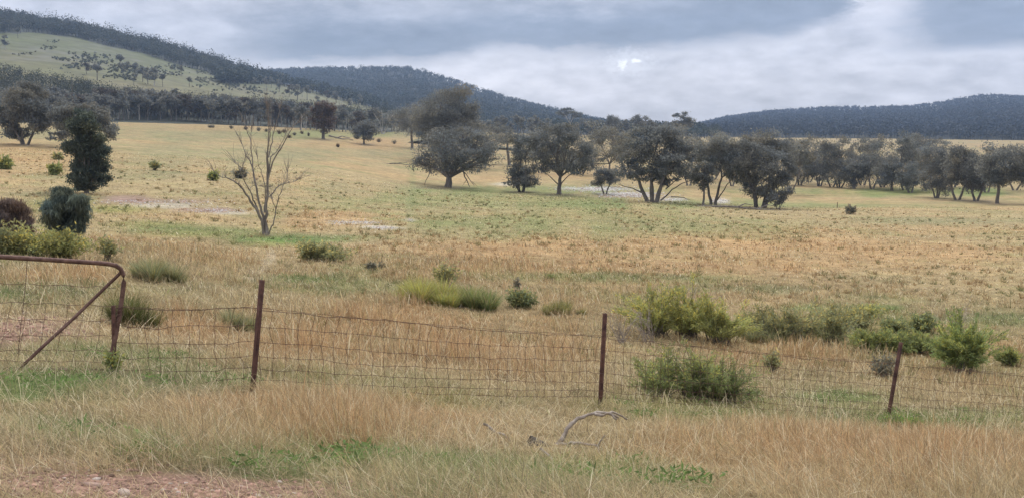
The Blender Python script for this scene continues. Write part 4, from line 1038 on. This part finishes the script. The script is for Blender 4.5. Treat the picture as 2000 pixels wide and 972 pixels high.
# ------------------------------------------------------------------ stones
def stone_mesh(P, S, col, seed):
    rg = np.random.default_rng(seed)
    bm0 = bmesh.new(); bmesh.ops.create_icosphere(bm0, subdivisions=1, radius=1); bm0.verts.ensure_lookup_table()
    V0 = np.array([v.co for v in bm0.verts]); F0 = np.array([[v.index for v in f.verts] for f in bm0.faces]); bm0.free()
    n = len(P); k = len(V0)
    sc = S[:, None, None] * rg.uniform(.5, 1.2, (n, 1, 3)) * np.array([1, 1, .55]); jit = rg.uniform(.75, 1.2, (n, k, 1)); a = rg.uniform(0, 2 * PI, n)
    V = V0[None] * jit * sc; x = V[..., 0] * np.cos(a)[:, None] - V[..., 1] * np.sin(a)[:, None]; y = V[..., 0] * np.sin(a)[:, None] + V[..., 1] * np.cos(a)[:, None]
    V = np.stack([x, y, V[..., 2]], -1) + P[:, None]
    Fc = (F0[None] + (np.arange(n) * k)[:, None, None]).reshape(-1, 3)
    return V.reshape(-1, 3), Fc, np.repeat(col, k, axis=0)
rg = np.random.default_rng(33)
def scatter_zone(n, boxes, colsel):
    px = np.concatenate([rg.normal(b[0], b[2] * .6, int(n * b[4])) for b in boxes]); py = np.concatenate([rg.normal(b[1], b[3] * .6, int(n * b[4])) for b in boxes])
    q = march(px, np.minimum(py, 1010)); q = q[~np.isnan(q[:, 0])]; return q
q = scatter_zone(3000, [(420,958,260,20,.45),(120,935,220,32,.25),(640,975,180,12,.1),(60,640,120,30,.2)], None)
S = rg.uniform(.004, .014, len(q)) * rg.choice([1, 1, 1, 2.0], len(q)) * np.clip(q[:, 3] / 6, 1, 2.4)
C = np.array([.31, .19, .145]) * rg.uniform(.4, 1.5, (len(q), 1)); pale = rg.random(len(q)) < .05; C[pale] = np.array([.5, .42, .36]) * rg.uniform(.7, 1.1, (pale.sum(), 1))
V, Fc, Cc = stone_mesh(q[:, :3], S, C, 1); o = build('gravel', V, None, Fc, M_STONE, Cc); tag(o, 'reddish gravel on the bare verge and gateway', None, None, 'stuff')
q = scatter_zone(4200, [(1170,370,65,5,.28),(1235,381,55,5,.3),(1300,390,35,4,.1),(1405,393,18,5,.05),(690,435,50,4,.10),(742,445,28,3,.06),(800,428,10,4,.01),(320,396,110,5,.1),(430,412,60,4,.07)], None)
q = q[q[:, 3] > 50]; S = rg.uniform(.06, .2, len(q)) * np.clip(q[:, 3] / 180, .4, 1.3)
C = np.array([.72, .69, .65]) * rg.uniform(.45, 1.1, (len(q), 1)); rr = rg.random(len(q)) < .3; C[rr] = C[rr] * np.array([.62, .42, .36])
V, Fc, Cc = stone_mesh(q[:, :3], S, C, 2); o = build('rubble', V, None, Fc, M_STONE, Cc); tag(o, 'white and pink stones strewn over the bare banks', None, None, 'stuff')
for (px, py, r, c, lab) in [(991,948,.035,(.5,.36,.28),'pinkish fist-sized stone on the green verge'),(792,968,.03,(.34,.2,.16),'dark red stone on the verge at the bottom edge'),(242,966,.045,(.5,.4,.34),'pale flat stone on the red gravel'),(178,950,.05,(.36,.25,.2),'brown stone half sunk in the lower left grass'),(1065,962,.045,(.16,.11,.09),'dark brown clod on the verge right of the pinkish stone')]:
    p, d, s = place(px, py); V, Fc, Cc = stone_mesh(np.zeros((1, 3)), np.array([r]), np.array([c]), px); o = build('stone', V, None, Fc, M_STONE, Cc); o.location = [float(v) for v in p]; o.location.z += r * .2; tag(o, lab, 'stone')

# ------------------------------------------------------------------ grass
def grass(n, d0, d1, power, seed, wk, hk, name, label, tall=True, wmin=.0022):
    rg = np.random.default_rng(seed)
    u = rg.random(n)
    if abs(power) < 1e-6: d = d0 * (d1 / d0) ** u
    else: d = (d0 ** power + u * (d1 ** power - d0 ** power)) ** (1 / power)
    az = rg.uniform(R(-38), R(38), n)
    x = np.sin(az) * d; y = np.cos(az) * d
    # clumping
    cl = fbm(x / .35, y / .35, 100, 3)
    keep = rg.random(n) < np.clip((cl - .25) * 2.6, .08, 1)
    x = x[keep]; y = y[keep]; d = d[keep]
    z = ground_z(x, y); c, gr, og, ba = cover(x, y, z)
    keep = rg.random(len(x)) > ba * np.where(d > 40, .97, np.where(d < 9, .84, .78))
    x, y, z, d, c, gr, og, ba = [v[keep] for v in (x, y, z, d, c, gr, og, ba)]
    n = len(x)
    pch = fbm(x / 1.6, y / 1.6, 130, 4); pc2 = fbm(x / .6, y / .6, 131, 3)
    tall = np.clip((pch - .40) * 4, 0, 1)
    hm = (.22 + .95 * og * (.35 + .65 * tall) + .22 * gr + .45 * tall * (1 - gr)) * (.7 + .7 * pc2) * (1 - .75 * ba)
    t = rg.random(n)
    mat_ = t < (.66 - .34 * np.clip(og * 1.2 * tall, 0, 1)); arch = t > .90
    ln = hk * hm * rg.uniform(.5, 1.25, n)
    ln = np.where(mat_, rg.uniform(.06, .26, n) * (.45 + .55 * np.minimum(1, hm + .3)), np.where(arch, ln * 1.45, ln))
    ph0 = np.where(mat_, rg.uniform(.75, 1.5, n), np.where(arch, rg.uniform(.1, .6, n), np.abs(rg.normal(0, .28, n))))
    bend = np.where(mat_, rg.uniform(-.5, .6, n), np.where(arch, rg.uniform(.9, 2.1, n), rg.uniform(-.1, .7, n)))
    wind = .5 + fbm(x / 2.5, y / 2.5, 150, 3) * 6
    a = np.where(rg.random(n) < .45, wind + rg.normal(0, .9, n), rg.uniform(0, 2 * PI, n))
    wid = np.maximum(wmin, d * wk) * rg.uniform(.6, 1.5, n) * np.where(rg.random(n) < .06, 1.8, 1)
    # each blade takes one of the plant colours according to the cover
    straw = np.array([.62, .50, .29]); tan = np.array([.60, .41, .225]); red = np.array([.50, .305, .165]); grn = np.array([.19, .28, .095]); yg = np.array([.36, .35, .15]); grey = np.array([.42, .36, .24])
    r = rg.random(n)
    pg = gr * .85 + .04; po = og * .85 + .08
    col = np.where((r < pg)[:, None], np.where((rg.random(n) < .5)[:, None], grn, yg), np.where((r < pg + po * (1 - pg))[:, None], np.where((rg.random(n) < .62)[:, None], tan, red), np.where((rg.random(n) < .7)[:, None], straw, grey)))
    col = col * .55 + c * .45
    pale = rg.random(n) < .07
    col = col * rg.uniform(.42, 1.45, (n, 1)); col[pale] = np.array([.80, .71, .50])
    B = np.stack([x, y, z - .01 + np.where(mat_, rg.uniform(0, .16, n) * hm, 0)], 1)
    V, F4, F3, C = blades(B, a, ln, ph0, bend, wid, col, rg)
    o = build(name, V, F4, F3, M_GRASS, C); tag(o, label, None, None, 'stuff')
    return o
grass(370000, 3.2, 14, .8, 1, .00040, .28, 'grass', 'tangled dry grass and green weeds on the verge')
grass(390000, 13, 46, .35, 2, .00042, .36, 'grass', 'tawny dry grass standing beyond the wire')
grass(270000, 44, 190, .15, 3, .0006, .17, 'grass', 'short pale grass over the open paddock')

def tufts(n, d0, d1, seed):
    rg = np.random.default_rng(seed); d = d0 * (d1 / d0) ** rg.random(n); az = rg.uniform(R(-33), R(33), n); x = np.sin(az) * d; y = np.cos(az) * d
    k = rg.random(n) < np.clip((fbm(x / 6, y / 6, 221, 4) - .38) * 4, .05, 1); x, y, d = x[k], y[k], d[k]
    z = ground_z(x, y); c, gr, og, ba = cover(x, y, z); k = rg.random(len(x)) > ba; x, y, d, c, gr = x[k], y[k], d[k], c[k], gr[k]; n = len(x); m = 14
    hh = np.repeat(rg.uniform(.12, .34, n), m); a = rg.uniform(0, 2 * PI, n * m); rr = rg.random(n * m) * hh * .6
    X = np.repeat(x, m) + np.cos(a) * rr; Y = np.repeat(y, m) + np.sin(a) * rr
    pick = rg.random(n)[:, None]; tc = np.where(pick < .3 + .4 * gr[:, None], np.array([[.17, .19, .08]]), np.where(pick < .75, np.array([[.36, .24, .12]]), np.array([[.6, .5, .3]])))
    C0 = np.repeat(c * .35 + tc * .65, m, axis=0) * rg.uniform(.6, 1.3, (n * m, 1))
    V, F4, F3, C = blades(np.stack([X, Y, ground_z(X, Y) - .02], 1), a, hh * rg.uniform(.6, 1.2, n * m), rg.uniform(.1, .8, n * m), rg.uniform(.1, 1.0, n * m), np.maximum(.005, np.repeat(d, m) * .0007), C0, rg)
    o = build('grass', V, F4, F3, M_GRASS, C); tag(o, 'coarser grass tussocks dotted over the paddock', None, None, 'stuff')
tufts(9000, 18, 170, 401)
def stalks(n, d0, d1, seed):
    rg = np.random.default_rng(seed); d = d0 + (d1 - d0) * rg.random(n) ** 1.1; az = rg.uniform(R(-32), R(32), n); x = np.sin(az) * d; y = np.cos(az) * d
    k = rg.random(n) < np.clip((fbm(x / 1.2, y / 1.2, 201, 3) - .3) * 2.5, .1, 1); x, y, d = x[k], y[k], d[k]; n = len(x); z = ground_z(x, y); a = rg.uniform(0, 2 * PI, n)
    ln = rg.uniform(.2, .55, n) * np.clip(d / 9, .55, 1); ph = rg.uniform(.05, .9, n); be = rg.uniform(.2, 2.2, n)
    V, F4, F3, C = blades(np.stack([x, y, z], 1), a, ln, ph, be, np.maximum(.0035, d * .00055) * rg.uniform(.7, 1.3, n), np.array([.74, .63, .42]) * rg.uniform(.7, 1.15, (n, 1)), rg)
    o = build('grass', V, F4, F3, M_GRASS, C); tag(o, 'long bleached stalks arching out of the grass', None, None, 'stuff')
stalks(6500, 5.5, 24, 301)
rgw = np.random.default_rng(303); n = 2600; d = 3.8 * (20 / 3.8) ** rgw.random(n); az = rgw.uniform(R(-32), R(32), n); x = np.sin(az) * d; y = np.cos(az) * d
c_, g_, o_, b_ = cover(x, y, ground_z(x, y)); k = rgw.random(n) < np.clip(g_ - .25, 0, 1) * np.clip((fbm(x / .8, y / .8, 207, 3) - .42) * 6, 0, 1); x, y = x[k], y[k]; n = len(x)
m_ = 46; kx = np.repeat(x, m_) + rgw.normal(0, .09, n * m_); ky = np.repeat(y, m_) + rgw.normal(0, .09, n * m_); kz = ground_z(kx, ky) + rgw.uniform(.01, .10, n * m_)
D_ = rgw.normal(size=(n * m_, 3)); D_[:, 2] = np.abs(D_[:, 2]) * .6
V, Fq, Cc = leaves(np.stack([kx, ky, kz], 1), rgw.uniform(.03, .08, n * m_), rgw.uniform(.008, .022, n * m_), D_, np.array([.16, .24, .075]) * rgw.uniform(.6, 1.5, (n * m_, 1)), rgw)
o = build('weeds', V, Fq, None, M_LEAF, Cc); tag(o, 'small green weeds low among the dry grass', None, None, 'stuff')

# ------------------------------------------------------------------ haze
bm0 = bmesh.new()
top = 420.0; bot = -60.0
for (a_, b_) in ((0, 0),):
    bmesh.ops.create_cube(bm0, size=1)
me = bpy.data.meshes.new('haze'); bm0.to_mesh(me); bm0.free()
hz = bpy.data.objects.new('haze', me); COL.objects.link(hz)
hz.location = (0, 0, (top + bot) / 2); hz.scale = (7200, 7200, top - bot)
mh = bpy.data.materials.new('haze_air'); mh.use_nodes = True; nh = mh.node_tree
for nn in list(nh.nodes):
    if nn.type != 'OUTPUT_MATERIAL': nh.nodes.remove(nn)
pv = nh.nodes.new('ShaderNodeVolumePrincipled'); pv.inputs['Color'].default_value = (.50, .68, 1.0, 1); pv.inputs['Density'].default_value = .00014; pv.inputs['Anisotropy'].default_value = .2
nh.links.new(pv.outputs[0], [nn for nn in nh.nodes if nn.type == 'OUTPUT_MATERIAL'][0].inputs['Volume'])
me.materials.append(mh); tag(hz, None, None, None, 'stuff')

# ------------------------------------------------------------------ world
SUN_EL, SUN_AZ = 46.0, 9.0       # azimuth clockwise from +Y
w = bpy.data.worlds.new('World'); scn.world = w; w.use_nodes = True; nt = w.node_tree; N = nt.nodes; Lk = nt.links
bg = N['Background']
sky = N.new('ShaderNodeTexSky'); sky.sky_type = 'NISHITA'; sky.sun_disc = False; sky.sun_elevation = R(SUN_EL); sky.sun_rotation = R(SUN_AZ); sky.air_density = 1.0; sky.dust_density = 1.0
tc = N.new('ShaderNodeTexCoord'); sep = N.new('ShaderNodeSeparateXYZ'); Lk.new(tc.outputs['Generated'], sep.inputs[0])
def mth(op, a, b=None, c=None, clamp=False):
    q = N.new('ShaderNodeMath'); q.operation = op; q.use_clamp = clamp
    for i, v in enumerate((a, b, c)):
        if v is None: continue
        if isinstance(v, (int, float)): q.inputs[i].default_value = v
        else: Lk.new(v, q.inputs[i])
    return q.outputs[0]
AZ = mth('MULTIPLY', mth('ARCTAN2', sep.outputs[0], sep.outputs[1]), 180 / PI)
EL = mth('MULTIPLY', mth('ARCSINE', sep.outputs[2]), 180 / PI)
def wnoise(sa, se, sx, detail=6, rough=.55, off=0):
    cb = N.new('ShaderNodeCombineXYZ'); Lk.new(mth('MULTIPLY', AZ, sa), cb.inputs[0]); Lk.new(mth('MULTIPLY', EL, se), cb.inputs[1]); cb.inputs[2].default_value = sx + off
    n = N.new('ShaderNodeTexNoise'); n.inputs['Scale'].default_value = 1; n.inputs['Detail'].default_value = detail; n.inputs['Roughness'].default_value = rough
    Lk.new(cb.outputs[0], n.inputs['Vector']); return n.outputs['Fac']
nA = wnoise(.16, .55, 1.3, 7, .6); nB = wnoise(.5, 1.3, 5.1, 6, .6); nC = wnoise(.07, .28, 9.2, 4, .5)
ELd = mth('ADD', EL, mth('ADD', mth('MULTIPLY', mth('SUBTRACT', nA, .5), 2.6), mth('MULTIPLY', mth('SUBTRACT', nB, .5), 1.4)))
AZd = mth('ADD', AZ, mth('MULTIPLY', mth('SUBTRACT', nB, .5), 5.0))
def curve(src, pts, a0, a1, v0, v1):
    t = N.new('ShaderNodeMapRange'); t.inputs[1].default_value = a0; t.inputs[2].default_value = a1; Lk.new(src, t.inputs[0])
    fc = N.new('ShaderNodeFloatCurve'); cu = fc.mapping.curves[0]
    P_ = [((a - a0) / (a1 - a0), (v - v0) / (v1 - v0)) for a, v in pts]
    cu.points[0].location = P_[0]; cu.points[-1].location = P_[-1]
    for q in P_[1:-1]: cu.points.new(*q)
    fc.mapping.update(); Lk.new(t.outputs[0], fc.inputs['Value'])
    return mth('ADD', mth('MULTIPLY', fc.outputs[0], v1 - v0), v0)
def e_of(px, py): return (math.degrees(math.atan2((px - CX) / F, 1)), math.degrees((262 - py) / F))
# lower edge of the dark cloud deck
E1 = curve(AZd, [(-40, 3.4)] + [e_of(*p) for p in [(0,150),(400,150),(560,138),(820,135),(900,122),(980,104),(1080,112),(1200,122),(1330,108),(1450,98),(1560,84),(1640,50),(1700,-20),(1760,-90)]] + [(27, 14), (40, 14)], -40, 40, 0, 16)
def smooth(x, a, b_):
    t = N.new('ShaderNodeMapRange'); t.interpolation_type = 'SMOOTHSTEP'; t.inputs[1].default_value = a; t.inputs[2].default_value = b_; Lk.new(x, t.inputs[0]); return t.outputs[0]
dd_ = mth('SUBTRACT', ELd, E1)
dk = smooth(dd_, -.2, 1.0)
# the deck lightens again higher up on the left and centre
fadeup = mth('MULTIPLY', smooth(dd_, 1.2, 4.6), curve(AZ, [(-40, .8), (-27, .95), (-10, .8), (3, .75), (9, .35), (16, .15), (22, .3), (40, .2)], -40, 40, 0, 1))
leftlight = smooth(mth('MULTIPLY', AZ, -1), 11, 19)
dark_amt = mth('MULTIPLY', dk, mth('SUBTRACT', 1.0, mth('MULTIPLY', fadeup, .85)), None, True)
dark_amt = mth('MULTIPLY', dark_amt, mth('SUBTRACT', 1.0, mth('MULTIPLY', leftlight, .75)))
d2_ = mth('MULTIPLY', smooth(AZd, 20.0, 23.5), smooth(mth('ADD', mth('MULTIPLY', EL, .5), mth('MULTIPLY', ELd, .5)), 4.1, 5.0))
dark_amt = mth('MAXIMUM', dark_amt, mth('MULTIPLY', d2_, .95))
dark_amt = mth('MULTIPLY', dark_amt, mth('ADD', .75, mth('MULTIPLY', nC, .5)))
light_var = mth('ADD', .90, mth('ADD', mth('MULTIPLY', mth('SUBTRACT', nA, .5), 1.0), mth('ADD', mth('MULTIPLY', mth('SUBTRACT', nB, .5), .85), mth('MULTIPLY', mth('SUBTRACT', nC, .5), .5))))
def rgbmix(f, c1, c2):
    q = N.new('ShaderNodeMix'); q.data_type = 'RGBA'; Lk.new(f, q.inputs[0])
    for i, c in ((6, c1), (7, c2)):
        if isinstance(c, tuple): q.inputs[i].default_value = c
        else: Lk.new(c, q.inputs[i])
    return q.outputs[2]
S_ = 10.0
def cs(r, g, b_): 
    v = lin(r, g, b_) * S_; return (float(v[0]), float(v[1]), float(v[2]), 1)
light = rgbmix(smooth(EL, .2, 3.2), cs(170, 171, 178), cs(192, 189, 193))
base = rgbmix(dark_amt, light, cs(104, 110, 122))
vs = N.new('ShaderNodeVectorMath'); vs.operation = 'SCALE'; Lk.new(base, vs.inputs[0]); Lk.new(light_var, vs.inputs['Scale'])
# thin bright gap in the cloud
nE = wnoise(3.1, 4.5, 3.3, 5, .65)
def spot(px, py, rx, ry):
    a, e = e_of(px, py)
    u = mth('DIVIDE', mth('SUBTRACT', mth('ADD', AZ, mth('MULTIPLY', mth('SUBTRACT', nB, .5), .6)), a), rx); v = mth('DIVIDE', mth('SUBTRACT', EL, e), ry)
    r2 = mth('ADD', mth('MULTIPLY', u, u), mth('MULTIPLY', v, v)); t = smooth(mth('ADD', r2, mth('MULTIPLY', mth('SUBTRACT', nE, .5), 5.0)), 1.6, -.4); return t
nD = wnoise(2.2, 3.2, 3.3, 5, .65)
glow_ = mth('MULTIPLY', spot(1225, 128, 1.6, .8), .45)
sp_ = mth('MAXIMUM', spot(1212, 131, .30, .28), spot(1238, 124, .30, .13))
base2 = rgbmix(sp_, rgbmix(glow_, vs.outputs[0], (6.6, 6.6, 6.9, 1)), (8.6, 8.6, 8.7, 1))
# high overcast brightens overhead (nothing of it is in the picture but it lights the land)
over = smooth(EL, 9, 40)
base3 = rgbmix(over, base2, (9.5, 9.6, 10.2, 1))
fin = rgbmix(mth('MULTIPLY', 1.0, .93), sky.outputs[0], base3)
Lk.new(fin, bg.inputs['Color']); bg.inputs['Strength'].default_value = .1

sun = bpy.data.lights.new('sun', 'SUN'); sun.energy = 1.5; sun.angle = R(14); sun.color = (1.0, .96, .90)
so = bpy.data.objects.new('sun', sun); COL.objects.link(so)
# light travels along -Z of the lamp
from mathutils import Vector
dirv = Vector((-math.sin(R(SUN_AZ)) * math.cos(R(SUN_EL)), -math.cos(R(SUN_AZ)) * math.cos(R(SUN_EL)), -math.sin(R(SUN_EL))))
so.rotation_euler = dirv.to_track_quat('-Z', 'Y').to_euler()

# ------------------------------------------------------------------ camera
cam = bpy.data.cameras.new('camera'); cam.sensor_width = 36; cam.lens = 36 * F / 2000; cam.clip_end = 30000; cam.clip_start = .05
co = bpy.data.objects.new('camera', cam); COL.objects.link(co); co.location = (0, 0, CAMZ); co.rotation_euler = (PI / 2 - PITCH, 0, 0); scn.camera = co
scn.view_settings.view_transform = 'Standard'; scn.view_settings.look = 'None'; scn.view_settings.exposure = 0.68; scn.view_settings.gamma = 1
scn.cycles.max_bounces = 8; scn.cycles.volume_bounces = 1; scn.cycles.use_denoising = True
scn.cycles.diffuse_bounces = 5; scn.cycles.transmission_bounces = 5
print('wood trees', cnt, 'objects', len(scn.objects))
